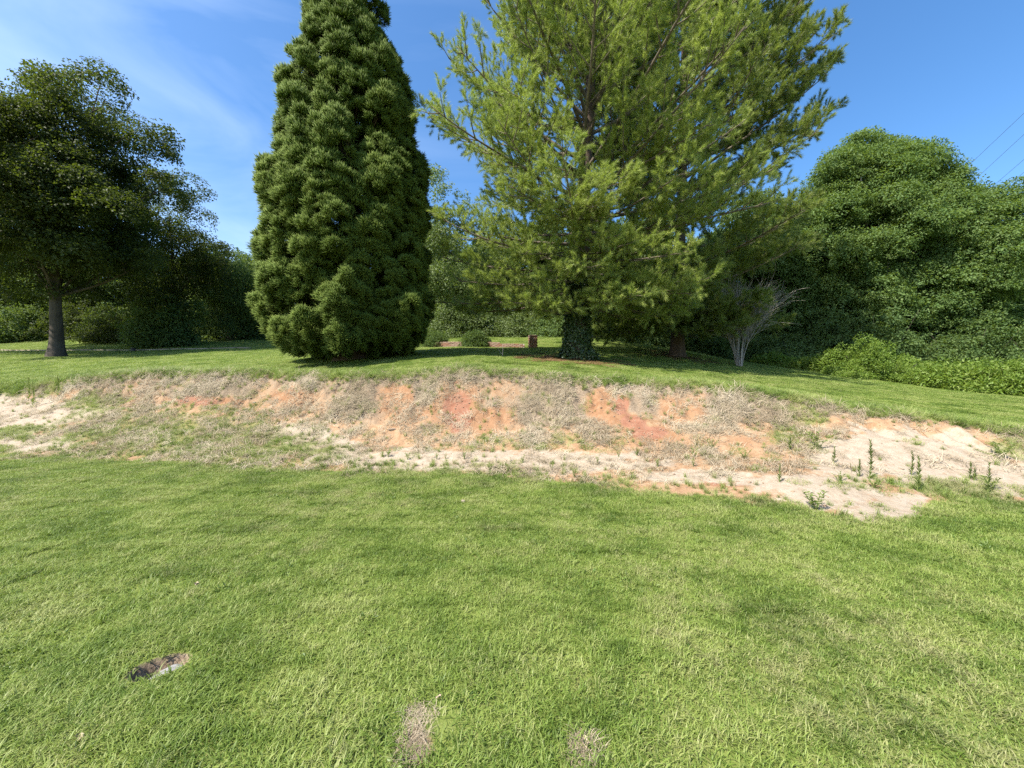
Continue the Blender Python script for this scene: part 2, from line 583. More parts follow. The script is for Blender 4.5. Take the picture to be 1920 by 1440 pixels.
def ground_mat():
    m, n, l = new_mat('ground')
    geo = n.new('ShaderNodeNewGeometry')
    P = geo.outputs['Position']
    a1 = nd(n, 'ShaderNodeAttribute', attribute_name='soil_a')   # bunker, sand, clay
    a2 = nd(n, 'ShaderNodeAttribute', attribute_name='soil_b')   # red, thatch, green
    s1 = n.new('ShaderNodeSeparateColor'); l.new(a1.outputs['Color'], s1.inputs[0])
    s2 = n.new('ShaderNodeSeparateColor'); l.new(a2.outputs['Color'], s2.inputs[0])
    n_fine = noise(n, l, 38, 5, 0.7, P)
    n_mid = noise(n, l, 7, 5, 0.62, P)
    n_big = noise(n, l, 0.55, 5, 0.55, P)
    lawn = ramp(n, l, n_big, [(0.35, (0.110, 0.155, 0.030)), (0.5, (0.140, 0.180, 0.040)), (0.66, (0.190, 0.200, 0.070))])
    lawn = mix(n, l, mapr(n, l, n_fine, 0.3, 0.75), lawn, (0.16, 0.19, 0.055))
    lawn = mix(n, l, mapr(n, l, n_mid, 0.56, 0.72, 0, 0.5), lawn, (0.235, 0.20, 0.10))
    dirt = ramp(n, l, n_mid, [(0.30, (0.22, 0.130, 0.072)), (0.5, (0.30, 0.195, 0.115)), (0.72, (0.36, 0.265, 0.175))])
    sandc = ramp(n, l, n_mid, [(0.28, (0.26, 0.20, 0.142)), (0.46, (0.335, 0.282, 0.215)), (0.7, (0.39, 0.342, 0.275))])
    sandc = mix(n, l, mapr(n, l, n_fine, 0.35, 0.62, 0.5, 0), sandc, (0.22, 0.165, 0.115))
    clayc = ramp(n, l, n_mid, [(0.30, (0.21, 0.108, 0.056)), (0.55, (0.26, 0.150, 0.084)), (0.75, (0.31, 0.210, 0.132))])
    redc = ramp(n, l, n_mid, [(0.3, (0.205, 0.090, 0.055)), (0.7, (0.27, 0.145, 0.095))])
    tha = ramp(n, l, n_fine, [(0.30, (0.11, 0.080, 0.052)), (0.5, (0.21, 0.160, 0.112)), (0.7, (0.30, 0.245, 0.18))])

    def edge(v, amt=0.5):
        q = math_(n, l, 'ADD', v, math_(n, l, 'MULTIPLY', math_(n, l, 'SUBTRACT', n_mid, 0.5), amt * 1.6))
        q = math_(n, l, 'ADD', q, math_(n, l, 'MULTIPLY', math_(n, l, 'SUBTRACT', n_fine, 0.5), amt))
        return mapr(n, l, q, 0.3, 0.7)
    c = mix(n, l, edge(s2.outputs[1]), dirt, tha)
    c = mix(n, l, edge(s1.outputs[2], 0.8), c, clayc)
    c = mix(n, l, edge(s2.outputs[0], 0.8), c, redc)
    c = mix(n, l, edge(s1.outputs[1], 0.6), c, sandc)
    c = mix(n, l, mapr(n, l, edge(s2.outputs[2], 0.9), 0, 1, 0, 0.7), c, (0.17, 0.18, 0.06))
    c = mix(n, l, edge(s1.outputs[0], 0.5), lawn, c)
    bs = nd(n, 'ShaderNodeBsdfPrincipled', Roughness=0.95)
    bs.inputs['Specular IOR Level'].default_value = 0.1
    l.new(c, bs.inputs['Base Color'])
    h = math_(n, l, 'ADD', math_(n, l, 'MULTIPLY', n_mid, 0.7), math_(n, l, 'MULTIPLY', n_fine, 0.4))
    b = nd(n, 'ShaderNodeBump', Strength=0.8, Distance=0.05)
    l.new(h, b.inputs['Height']); l.new(b.outputs[0], bs.inputs['Normal'])
    o = n.new('ShaderNodeOutputMaterial'); l.new(bs.outputs[0], o.inputs[0])
    return m


MAT_GROUND = ground_mat()
fb = bunk[Q].mean(1) > 0.5
_a = R(28)
_p, _q = (V[:, 0] - HX) * math.cos(_a) + (V[:, 1] - HY) * math.sin(_a), -(V[:, 0] - HX) * math.sin(_a) + (V[:, 1] - HY) * math.cos(_a)
bunk = np.maximum(bunk, 1 - sstep(0.85, 1.35, np.sqrt((_p / 0.125) ** 2 + (_q / 0.09) ** 2)))
_vis = (V[:, 1] > 1.2) & (V[:, 1] < 3)
for _bx, _by, _brx, _bry in ((782, 1388, 20, 34), (1096, 1412, 14, 13)):     # worn tan spots in the near lawn
    _r = np.sqrt(((_px - _bx) / _brx) ** 2 + ((_py - _by) / _bry) ** 2) + (fbm(V[:, 0] * 9, V[:, 1] * 9, 61) - 0.5)
    bunk = np.maximum(bunk, _vis * (1 - sstep(0.7, 1.5, _r)))
thatch = np.maximum(thatch, (bunk > 0.2) * (V[:, 1] < 3) * 0.8)
colA = np.stack([bunk, sand, clay, np.ones_like(bunk)], -1)
colB = np.stack([red, thatch, green, np.ones_like(bunk)], -1)


def sub_mesh(name, sel):
    q = Q[sel]
    used, inv = np.unique(q, return_inverse=True)
    return mesh_np(name, V[used], [inv.reshape(-1, 4)], MAT_GROUND, True,
                   {'soil_a': ('POINT', 'FLOAT_COLOR', colA[used]), 'soil_b': ('POINT', 'FLOAT_COLOR', colB[used])})


link('lawn_ground', sub_mesh('lawn_ground', ~fb), kind='structure')
link('sand_bunker', sub_mesh('sand_bunker', fb), kind='structure')


def at(px, d):
    """a point of the ground under photo column px at distance d"""
    x = (px - 960) / F * d
    return x, d, gz(x, d)


def at_px(px, py, dmin=1.2, dmax=40):
    """the ground point seen at a photo pixel"""
    u = (px - 960) / F
    d = np.concatenate([np.arange(dmin, 14, 0.03), np.arange(14, dmax, 0.2)])
    z = ground_full(u * d, d)
    r = 720 - F * (z - EYE) / d
    k = np.argmax(r <= py)
    return float(u * d[k]), float(d[k]), float(z[k])


def zof(py, d):
    return EYE + (720 - py) / F * d

# ------------------------------------------------------------------ foliage pieces (meshes that the crowns are made of)
M_CEDAR = leaf_mat('cedar_foliage', [(0.0, (0.030, 0.066, 0.012)), (0.5, (0.084, 0.138, 0.022)), (1.0, (0.175, 0.225, 0.038))], 0.26, 0.6, 0.2, tipcol=(0.205, 0.270, 0.050))
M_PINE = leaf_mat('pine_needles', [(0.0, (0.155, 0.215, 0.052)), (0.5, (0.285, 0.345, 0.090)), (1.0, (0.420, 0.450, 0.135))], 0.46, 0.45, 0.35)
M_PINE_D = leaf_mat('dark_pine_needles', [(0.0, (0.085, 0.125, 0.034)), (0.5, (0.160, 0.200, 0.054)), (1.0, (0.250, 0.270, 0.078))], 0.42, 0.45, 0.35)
M_OAK = leaf_mat('dark_oak_leaves', [(0.0, (0.018, 0.030, 0.008)), (0.5, (0.032, 0.048, 0.012)), (1.0, (0.060, 0.077, 0.020))], 0.22, 0.6, 0.2)
M_BROAD = leaf_mat('broad_leaves', [(0.0, (0.048, 0.096, 0.027)), (0.5, (0.088, 0.152, 0.043)), (1.0, (0.155, 0.215, 0.066))], 0.34, 0.58, 0.22)
M_WOODS = leaf_mat('woodland_leaves', [(0.0, (0.038, 0.074, 0.024)), (0.5, (0.070, 0.120, 0.036)), (1.0, (0.130, 0.180, 0.058))], 0.28, 0.6, 0.2)
M_PALE = leaf_mat('pale_leaves', [(0.0, (0.060, 0.100, 0.030)), (0.5, (0.105, 0.155, 0.050)), (1.0, (0.165, 0.210, 0.075))], 0.32, 0.5, 0.35)
M_BRIGHT = leaf_mat('bright_shrub_leaves', [(0.0, (0.075, 0.140, 0.020)), (0.5, (0.130, 0.210, 0.032)), (1.0, (0.210, 0.270, 0.055))], 0.38, 0.5, 0.3)
M_IVY = leaf_mat('ivy_leaves', [(0.0, (0.018, 0.040, 0.012)), (0.6, (0.038, 0.070, 0.020)), (1.0, (0.085, 0.105, 0.040))], 0.2, 0.4, 0.45)
M_WEED = leaf_mat('weed_leaves', [(0.0, (0.140, 0.200, 0.055)), (0.5, (0.225, 0.280, 0.090)), (1.0, (0.330, 0.350, 0.135))], 0.4, 0.5, 0.3)
M_STRAW = leaf_mat('dead_straw', [(0.0, (0.130, 0.098, 0.066)), (0.35, (0.260, 0.208, 0.145)), (0.7, (0.385, 0.325, 0.235)), (1.0, (0.500, 0.445, 0.350))], 0.12, 0.8, 0.1)
M_BARK = bark_mat('grey_bark', (0.035, 0.029, 0.023), (0.12, 0.10, 0.082))
M_PBARK = bark_mat('pine_bark', (0.040, 0.029, 0.022), (0.14, 0.10, 0.075), 5, 0.3)
M_TWIG = bark_mat('pine_twig', (0.06, 0.048, 0.037), (0.19, 0.16, 0.125), 9, 0.5, 0.2)
M_PALEB = bark_mat('pale_smooth_bark', (0.18, 0.16, 0.135), (0.37, 0.335, 0.29), 7, 0.3, 0.3)
M_STEM = plain_mat('green_stem', (0.10, 0.14, 0.035), (0.17, 0.20, 0.06))


def leaves_mesh(name, P, D, N, L, W, mat, fold=0.25, rnd=None):
    """n pointed leaves: base P, direction D, surface normal N, length L, width W"""
    n = len(P)
    D = norm(D); S = norm(np.cross(D, N)); N = np.cross(S, D)
    L = np.broadcast_to(L, (n,))[:, None]; W = np.broadcast_to(W, (n,))[:, None]
    mid = P + D * L * 0.45
    v = np.stack([P, mid + S * W * 0.5 + N * W * fold, P + D * L - N * L * 0.12, mid - S * W * 0.5 + N * W * fold], 1)
    b = np.arange(n)[:, None] * 4
    f = np.concatenate([b + np.array([[0, 1, 2]]), b + np.array([[0, 2, 3]])])
    r = np.repeat(rng.random(n) if rnd is None else rnd, 4)
    return mesh_np(name, v.reshape(-1, 3), [f], mat, False, {'rnd': ('POINT', 'FLOAT', r)})


def rdir(n):
    return norm(rng.normal(size=(n, 3)))


def clump(name, mat, n, rad, flat, L, W, droop=0.15, up=0.7):
    """a spray of broad leaves about the origin, facing +z"""
    P = rdir(n) * (rng.random((n, 1)) ** 0.45) * rad
    P[:, 2] *= flat
    D = norm(P * [1, 1, 0.5]) * 0.8 + rdir(n) * 0.6 + np.array([0, 0, -droop])
    N = np.array([0, 0, up]) + rdir(n) * 0.75
    return leaves_mesh(name, P, D, N, L * (0.7 + 0.6 * rng.random(n)), W * (0.7 + 0.6 * rng.random(n)), mat)


def hanging(name, mat, n, rad, length, L, W):
    """curtain of drooping leaves"""
    P = np.stack([rng.normal(size=n) * rad, rng.normal(size=n) * rad, -rng.random(n) ** 1.2 * length], -1)
    D = np.stack([rng.normal(size=n) * 0.45, rng.normal(size=n) * 0.45, -np.ones(n)], -1)
    return leaves_mesh(name, P, D, rdir(n) + np.array([0, 0, .4]), L * (0.7 + 0.6 * rng.random(n)), W, mat)


def needle_tuft(name, mat, n, twig, L, W):
    """a pine twig along +z with needles round it, denser at the tip"""
    t = rng.random(n) ** 0.6
    P = np.stack([np.zeros(n), np.zeros(n), t * twig], -1)
    P += rng.normal(size=(n, 3)) * 0.012
    a = rng.random(n) * 2 * np.pi
    sp = 0.55 + 0.55 * (1 - t) + rng.normal(size=n) * 0.18
    D = np.stack([np.cos(a) * sp, np.sin(a) * sp, np.full(n, 0.75) + 0.3 * t], -1)
    D[:, 2] += rng.normal(size=n) * 0.15
    D = norm(D)
    S = norm(np.cross(D, rdir(n)))
    L = L * (0.75 + 0.5 * rng.random(n))[:, None]
    v = np.stack([P - S * W / 2, P + S * W / 2, P + D * L + np.array([0, 0, -0.012])], 1)
    f = np.arange(3 * n).reshape(-1, 3)
    return mesh_np(name, v.reshape(-1, 3), [f], mat, False, {'rnd': ('POINT', 'FLOAT', np.repeat(rng.random(n), 3))})


def cedar_tuft(name, n, rad):
    """pompom of cord-like shoots, pointing out and up (+z)"""
    D = rdir(n)
    D[:, 2] = np.abs(D[:, 2]) * 1.2 - 0.15
    D = norm(D + np.array([0, 0, 0.45]))
    P = D * rad * (0.10 + 0.48 * rng.random((n, 1))) + rng.normal(size=(n, 3)) * 0.03
    L = rad * (0.45 + 0.4 * rng.random(n))[:, None]
    S = norm(np.cross(D, rdir(n))); T = np.cross(D, S)
    w = 0.0075 + 0.006 * rng.random(n)[:, None]
    tip = P + D * L
    m = P + D * L * 0.55
    # three-sided spindle, slightly bent up at the end
    tip = tip + np.array([0, 0, 1]) * L * 0.12
    v = [P, m + S * w, m + (-S * 0.5 + T * 0.87) * w, m + (-S * 0.5 - T * 0.87) * w, tip]
    v = np.stack(v, 1)
    b = np.arange(n)[:, None] * 5
    f = np.concatenate([b + np.array([[x]]) for x in ((0, 1, 2), (0, 2, 3), (0, 3, 1), (4, 2, 1), (4, 3, 2), (4, 1, 3))]).reshape(-1, 3)
    tipv = np.tile(np.array([0, .25, .25, .25, 1.0]), n) * np.repeat(rng.random(n), 5)
    return mesh_np(name, v.reshape(-1, 3), [f], M_CEDAR, False, {'rnd': ('POINT', 'FLOAT', np.repeat(rng.random(n), 5)), 'tip': ('POINT', 'FLOAT', tipv)})


K_PINE = [needle_tuft('pine_tuft', M_PINE, 80, 0.26, 0.125, 0.0105) for _ in range(4)]
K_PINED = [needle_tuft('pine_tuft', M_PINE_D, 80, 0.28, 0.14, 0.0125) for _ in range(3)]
K_CEDAR = [cedar_tuft('cedar_tuft', 130, 0.24) for _ in range(4)]
K_OAK = [clump('oak_spray', M_OAK, 42, 0.40, 0.55, 0.125, 0.075) for _ in range(4)]
K_BROAD = [clump('leaf_spray', M_BROAD, 60, 0.52, 0.42, 0.14, 0.075, 0.2, 0.9) for _ in range(4)]
K_WOODS = [clump('leaf_spray', M_WOODS, 46, 0.50, 0.5, 0.16, 0.09, 0.3) for _ in range(4)]
K_PALE = [clump('leaf_spray', M_PALE, 46, 0.48, 0.45, 0.13, 0.06, 0.2) for _ in range(3)]
K_HANG = [hanging('hanging_spray', M_WOODS, 60, 0.17, 1.1, 0.15, 0.06) for _ in range(3)]
K_BRIGHT = [clump('shrub_spray', M_BRIGHT, 40, 0.24, 0.7, 0.10, 0.05, 0.0, 0.5) for _ in range(3)]
K_SMALL = [clump('shrub_spray', M_WOODS, 40, 0.17, 0.7, 0.06, 0.035, 0.0, 0.5) for _ in range(3)]
M_CLOVER = leaf_mat('lawn_weed_leaves', [(0.0, (0.055, 0.110, 0.020)), (0.5, (0.110, 0.175, 0.034)), (1.0, (0.190, 0.240, 0.060))], 0.3, 0.45, 0.35)
K_CLOVER = [clump('lawn_rosette', M_CLOVER, 26, 0.055, 0.35, 0.032, 0.018, 0.0, 0.9) for _ in range(3)] + [clump('lawn_rosette', M_CLOVER, 16, 0.05, 0.4, 0.055, 0.012, -0.2, 0.5) for _ in range(2)]
K_IVY = [clump('ivy_spray', M_IVY, 26, 0.16, 0.5, 0.085, 0.085, 0.3, 0.9) for _ in range(3)]


def curve(p0, p1, bend, n=8):
    p0, p1 = np.asarray(p0, float), np.asarray(p1, float)
    t = np.linspace(0, 1, n)[:, None]
    return p0 + (p1 - p0) * t + np.asarray(bend) * (4 * t * (1 - t))


def trunk_mesh(name, mat, h, r0, r1, lean=(0, 0), flare=1.6, sides=14, wig=0.08, seed=1):
    t = np.concatenate([[0, 0.008, 0.02, 0.045, 0.08], np.linspace(0.14, 1, 14)])
    z = t * h - 0.25 * (t == 0)
    ph = seed * 1.3
    x = lean[0] * t + wig * np.sin(t * 7 + ph) * t ** 0.5
    y = lean[1] * t + wig * np.cos(t * 6 + ph) * t ** 0.5
    r = r0 * (1 - t) + r1 * t + r0 * (flare - 1) * np.exp(-t * h / 0.38)
    mb = MB(); mb.tube(np.stack([x, y, z], -1), r, sides, True, 0.09, seed)
    return mb.mesh(name, mat), np.stack([x, y, z], -1), t


def on_path(path, t, tt):
    return np.array([np.interp(tt, t, path[:, k]) for k in range(3)])


def broadleaf(name, label, base, h, centre, radii, kit, key, n_lobes, lobe_r, per_lobe, trunk_r=0.3, n_limbs=6, bark=None,
              flat=0.7, low=-0.75, gap=0.0, scale=1.0, group=None, category='tree', lean=(0, 0), upw=0.8, seed=1, fork=0.35, rough=0.3):
    """crown = lobes set over an ellipsoid; each lobe a shell of leaf sprays; limbs run from the trunk into lobes"""
    global rng
    rng = np.random.default_rng(1000 + seed)
    root = thing(name, base, label, category, group)
    th = centre[2] + radii[2] * 0.45
    me, path, tt = trunk_mesh('trunk', bark or M_BARK, th, trunk_r, trunk_r * 0.25, (centre[0] * 0.8 + lean[0], centre[1] * 0.8 + lean[1]), seed=seed)
    link('trunk', me, root)
    C, Rr = np.array(centre, float), np.array(radii, float)
    k = np.arange(n_lobes) + 0.5
    cz = 1 - (1 - low) * k / n_lobes
    az = k * 2.39996 + seed
    dirs = np.stack([np.sqrt(np.maximum(0, 1 - cz ** 2)) * np.cos(az), np.sqrt(np.maximum(0, 1 - cz ** 2)) * np.sin(az), cz], -1)
    dirs = norm(dirs + rng.normal(size=dirs.shape) * 0.16)
    rad = (0.92 - rough * 1.05 + rough * 1.1 * rng.random(n_lobes))
    rad[::3] *= 0.62
    L = C + dirs * Rr * rad[:, None]
    lr = lobe_r * (0.7 + 0.6 * rng.random(n_lobes))
    pts, nrm, sc, tn = [], [], [], []
    for j in range(n_lobes):
        m = max(4, int(per_lobe * (lr[j] / lobe_r) ** 2))
        d = rdir(m)
        keep = d[:, 2] > -0.75
        d = d[keep]
        p = L[j] + d * lr[j] * np.array([1, 1, flat]) * (0.65 + 0.4 * rng.random((len(d), 1)))
        pts.append(p); nrm.append(d * 0.6 + np.array([0, 0, upw]) + rdir(len(d)) * 0.35)
        sc.append(scale * (0.55 + 0.8 * rng.random(len(d))))
        tn.append(np.clip(0.30 + 0.25 * rng.random() + 0.45 * rng.random(len(d)), 0, 1))
    pts, nrm, sc, tn = map(np.concatenate, (pts, nrm, sc, tn))
    keep = (pts[:, 2] + base[2]) > gz(base[0], base[1]) + 0.1
    if gap:
        g = fbm(pts[:, 0] * 0.55 + pts[:, 1] * 0.2 + 50, pts[:, 2] * 0.8 + 50, seed * 7, 3)
        keep &= g > gap
    pts, nrm, sc, tn = pts[keep], nrm[keep], sc[keep], tn[keep]
    scatter('crown', key, kit, pts, frames(nrm, rng.random(len(pts)) * 6.28), sc, root, tn, kind='stuff')
    order = rng.permutation(n_lobes)[:n_limbs]
    for q, j in enumerate(order):
        t0 = fork + (0.95 - fork) * (q / max(1, n_limbs)) * 0.8
        p0 = on_path(path, tt, t0)
        tgt = L[j]
        if tgt[2] < p0[2] + 0.3:
            p0 = on_path(path, tt, max(0.12, fork * 0.8))
        cpts = curve(p0, tgt, (0, 0, -0.06 * np.linalg.norm(tgt - p0)), 9)
        cpts += np.cumsum(rng.normal(size=cpts.shape) * 0.05, 0) * np.linspace(0, 1, 9)[:, None]
        mb = MB(); r0 = trunk_r * (0.42 - 0.15 * t0)
        mb.tube(cpts, np.linspace(r0, r0 * 0.22, 9), 7, True)
        for s in range(5):
            a = cpts[3 + s]
            d = norm((tgt - p0) / np.linalg.norm(tgt - p0) * 0.6 + rdir(1)[0] * 0.9 + np.array([0, 0, .25]))
            ln = lr[j] * (0.7 + 0.6 * rng.random())
            mb.tube(curve(a, a + d * ln, rdir(1)[0] * 0.1, 5), np.linspace(r0 * 0.3, r0 * 0.07, 5), 5, False)
        link('limb', mb.mesh('limb', bark or M_BARK), root)
    return root


def pine(name, label, base, h, r0, reach, kit, key, n_limbs, lean=(0, 0), seed=3, low=0.13, dens=1.0, n_sec=15, scale=1.0, extra=()):
    global rng
    rng = np.random.default_rng(2000 + seed)
    root = thing(name, base, label, 'tree')
    me, path, tt = trunk_mesh('trunk', M_PBARK, h, r0, 0.03, lean, 1.45, 14, 0.12, seed)
    link('trunk', me, root)
    P, Dr, S, T = [], [], [], []
    specs = []
    for k in range(n_limbs):
        t = low + (0.97 - low) * ((k + rng.random()) / n_limbs) ** 0.9
        az = k * 2.39996 + rng.normal() * 0.3
        prof = np.interp(t, [0.0, 0.12, 0.3, 0.5, 0.7, 0.85, 1.0], [0.72, 0.85, 1.0, 0.88, 0.60, 0.36, 0.14])
        ln = reach * prof * (0.72 + 0.36 * rng.random())
        el = R(np.interp(t, [0, 0.15, 0.35, 0.6, 1.0], [-6, 6, 30, 46, 66])) + rng.normal() * 0.13
        specs.append((t, az, ln, el))
    specs += list(extra)
    for (t, az, ln, el) in specs:
        p0 = on_path(path, tt, t)
        nn = 12
        s = np.linspace(0, 1, nn)
        # droops in the middle when low, sweeps up at the end
        e = el + (s - 0.5) * np.interp(el, [-0.1, 0.3, 0.9], [0.35, 0.3, 0.15])
        step = ln / (nn - 1)
        h2 = np.array([math.cos(az), math.sin(az)])
        side = np.array([-h2[1], h2[0], 0])
        q = np.zeros((nn, 3)); q[0] = p0
        yaw = np.cumsum(rng.normal(size=nn) * 0.05)
        for i2 in range(1, nn):
            hh = np.array([math.cos(az + yaw[i2]), math.sin(az + yaw[i2])])
            q[i2] = q[i2 - 1] + step * np.array([hh[0] * math.cos(e[i2]), hh[1] * math.cos(e[i2]), math.sin(e[i2])])
        rr = 0.018 + 0.0085 * ln
        mb = MB(); mb.tube(q, np.linspace(rr, rr * 0.16, nn), 6, True)
        ns = int(n_sec * (0.5 + 0.5 * ln / reach))
        for j in range(ns):
            f = 0.20 + 0.80 * (j + rng.random()) / ns
            i0 = min(nn - 2, int(f * (nn - 1)))
            a = q[i0] + (q[i0 + 1] - q[i0]) * (f * (nn - 1) - i0)
            fw = norm(q[i0 + 1] - q[i0])
            sg = 1 if j % 2 else -1
            d = norm(fw * 0.8 + side * sg * (0.75 + 0.3 * rng.random()) + np.array([0, 0, 0.15 + 0.5 * max(0.0, el)]) * rng.random() + rng.normal(size=3) * 0.15)
            l2 = (0.35 + 0.33 * ln * (1 - f) ** 0.8) * (0.75 + 0.5 * rng.random())
            c2 = curve(a, a + d * l2 + np.array([0, 0, 0.18 * l2]), (0, 0, -0.07 * l2), 5)
            mb.tube(c2, np.linspace(rr * 0.34, 0.006, 5), 4, False)
            nt = max(3, int(dens * (4 + l2 * 9.0)))
            ft = rng.random(nt) ** 0.75 * 0.85 + 0.15
            ft[0] = 1.0
            base_pts = np.stack([np.interp(ft, np.linspace(0, 1, 5), c2[:, m2]) for m2 in range(3)], -1)
            td = norm(d * 0.8 + rng.normal(size=(nt, 3)) * 0.55 + np.array([0, 0, 0.35]))
            off = td * (0.30 * rng.random((nt, 1)) * np.minimum(1.0, l2))
            off[0] = 0
            P.append(base_pts + off); Dr.append(td)
            S.append(scale * (0.75 + 0.55 * rng.random(nt)))
            T.append(np.clip(rng.random(nt) * 0.6 + 0.25 * rng.random() + 0.1, 0, 1))
        link('limb', mb.mesh('limb', M_TWIG), root)
    P, Dr, S, T = map(np.concatenate, (P, Dr, S, T))
    print(name, 'tufts', len(P))
    scatter('crown', key, kit, P, frames(Dr, rng.random(len(P)) * 6.28), S, root, T, kind='stuff')
    return root


def cedar(name, label, base, prof, seed=5):
    """dense conical conifer: plumes of pompom tufts over a profile of (height, radius)"""
    global rng
    rng = np.random.default_rng(3000 + seed)
    root = thing(name, base, label, 'tree')
    H = prof[-1][0]
    hz = np.array([a for a, b in prof]); hr = np.array([b for a, b in prof])
    me, path, tt = trunk_mesh('trunk', M_PBARK, H * 0.98, 0.42, 0.03, seed=seed)
    link('trunk', me, root)
    P, N, S, T = [], [], [], []
    # plumes by area
    zz = np.linspace(0.3, H - 0.15, 400)
    w = np.interp(zz, hz, hr); cdf = np.cumsum(w); cdf /= cdf[-1]
    n_pl = 330
    k = np.arange(n_pl)
    pz = np.maximum(0.35, np.interp((k + 0.5) / n_pl, cdf, zz) + rng.normal(size=n_pl) * 0.3)
    az = k * 2.39996 + rng.normal(size=n_pl) * 0.35
    # a skirt that reaches the grass
    pz[:20] = 0.35 + 0.5 * rng.random(20)
    az[:20] = np.arange(20) * (2 * np.pi / 20) + rng.normal(size=20) * 0.1
    for j in range(n_pl):
        rad = float(np.interp(pz[j], hz, hr))
        pr = min(0.52, 0.18 + 0.14 * rad) * (0.5 + 0.85 * rng.random())
        rc = max(0.05, rad - pr * 0.5 - abs(rng.normal()) * 0.36)
        out = np.array([math.cos(az[j]), math.sin(az[j]), 0])
        ax = norm(out * 0.55 + np.array([0, 0, 0.85]) * (1.0 if pz[j] > 1.6 else 0.35))
        c = np.array([0, 0, pz[j]]) + out * rc
        ht = pr * 1.9
        m = int(86 * (pr / 0.7) ** 2) + 8
        d = rdir(m)
        d = norm(d + ax * 0.55 + out * 0.3)
        p = c + d * pr * (0.70 + 0.36 * rng.random((m, 1))) + ax * (d @ ax)[:, None] * (ht - pr)
        p = p - ax * 0.15
        P.append(p); N.append(norm(d * 0.8 + np.array([0, 0, 0.55]) + ax * 0.3)); S.append(0.45 + 0.6 * rng.random(m))
        T.append(np.clip(0.15 + 0.45 * rng.random() + 0.4 * rng.random(m), 0, 1))
        # filling foliage behind the plume, low tint paints shade into the gaps
        mi = 4
        pi = np.array([0, 0, pz[j] - 0.25]) + out * rc * (0.40 + 0.35 * rng.random((mi, 1))) + rng.normal(size=(mi, 3)) * 0.22
        P.append(pi); N.append(norm(out + rdir(mi) * 0.6)); S.append(np.full(mi, 0.95)); T.append(rng.random(mi) * 0.2)
        if j % 2 == 0:
            stick = MB()
            stick.tube(curve((0, 0, max(0.1, pz[j] - 0.35 * rad - 0.2)), c, (0, 0, -0.08), 5), np.linspace(0.035 + 0.006 * rad, 0.012, 5), 5, False)
            link('limb', stick.mesh('limb', M_PBARK), root)
    P, N, S, T = map(np.concatenate, (P, N, S, T))
    keep = P[:, 2] > 0.12
    P, N, S, T = P[keep], N[keep], S[keep], T[keep]
    print(name, 'tufts', len(P))
    scatter('crown', 'cedar', K_CEDAR, P, frames(N, rng.random(len(P)) * 6.28), S, root, T, kind='stuff')
    return root


# ------------------------------------------------------------------ the two big conifers and the pine behind
cx, cy, cz_ = at(658, 14.0)
cedar('cedar_tree', 'tall dense dark green conical conifer with plume-like foliage down to the grass', (cx, cy, cz_),
      [(0, 1.95), (0.6, 2.3), (1.8, 2.6), (3.5, 2.66), (5.5, 2.52), (7.5, 2.2), (9.5, 1.86), (11.5, 1.42), (13.2, 0.98), (15, 0.6), (16.6, 0.35), (17.8, 0.08)])
p1 = at(1082, 14.6)
PI = math.pi
pine('pine_tree', 'broad airy yellow-green pine with ivy-covered trunk at the crest of the mound', p1, 20.5, 0.36, 7.4, K_PINE, 'pine', 96, (0.9, 0.3), 3, 0.17, dens=1.2,
     extra=((0.09, -PI / 2 - 0.7, 1.9, R(-8)), (0.11, -PI / 2 + 0.3, 2.2, R(-14)), (0.12, PI * 1.2, 2.8, R(-12)), (0.11, 0.5, 3.4, R(-8)), (0.13, PI * 1.02, 5.6, R(-5)), (0.12, PI * 0.93, 4.6, R(-6)), (0.14, PI * 0.85, 4.6, R(-2)), (0.13, -0.9, 3.0, R(-16)),
            (0.12, -0.15, 4.0, R(-12)), (0.14, 0.12, 4.6, R(-10)), (0.15, -0.4, 4.2, R(-14)), (0.17, PI * 0.98, 5.2, R(2)), (0.16, -0.35, 4.4, R(-10)), (0.26, -0.12, 7.6, R(14)), (0.30, PI * 1.0, 6.6, R(26)), (0.37, PI * 0.97, 6.8, R(38)), (0.45, PI * 1.02, 5.8, R(46)), (0.55, PI * 0.98, 4.4, R(52)),
            (0.15, -PI / 2 - 0.5, 2.4, R(-14)), (0.18, -PI / 2 - 0.1, 2.7, R(-20)), (0.21, -PI / 2 - 0.6, 3.2, R(-18)), (0.23, -PI / 2 + 0.2, 3.0, R(-22)), (0.27, -PI / 2 - 0.35, 3.4, R(-20)), (0.30, -PI / 2 + 0.05, 3.3, R(-16)), (0.28, -PI / 2 - 0.9, 4.2, R(-10)),
            (0.15, PI * 1.06, 4.6, R(-4)), (0.19, PI * 1.1, 5.4, R(4)), (0.15, -0.6, 3.6, R(-14)), (0.19, -0.75, 4.0, R(-10)), (0.22, -0.3, 4.3, R(2)), (0.25, -0.6, 4.3, R(6)),
            (0.25, -PI / 2 - 0.2, 3.2, R(-12)), (0.20, -PI / 2 + 0.35, 2.8, R(-14)), (0.32, -PI / 2 + 0.8, 4.6, R(4)), (0.34, -PI / 2 - 0.7, 4.8, R(8))))
p2 = at(1270, 19.6)
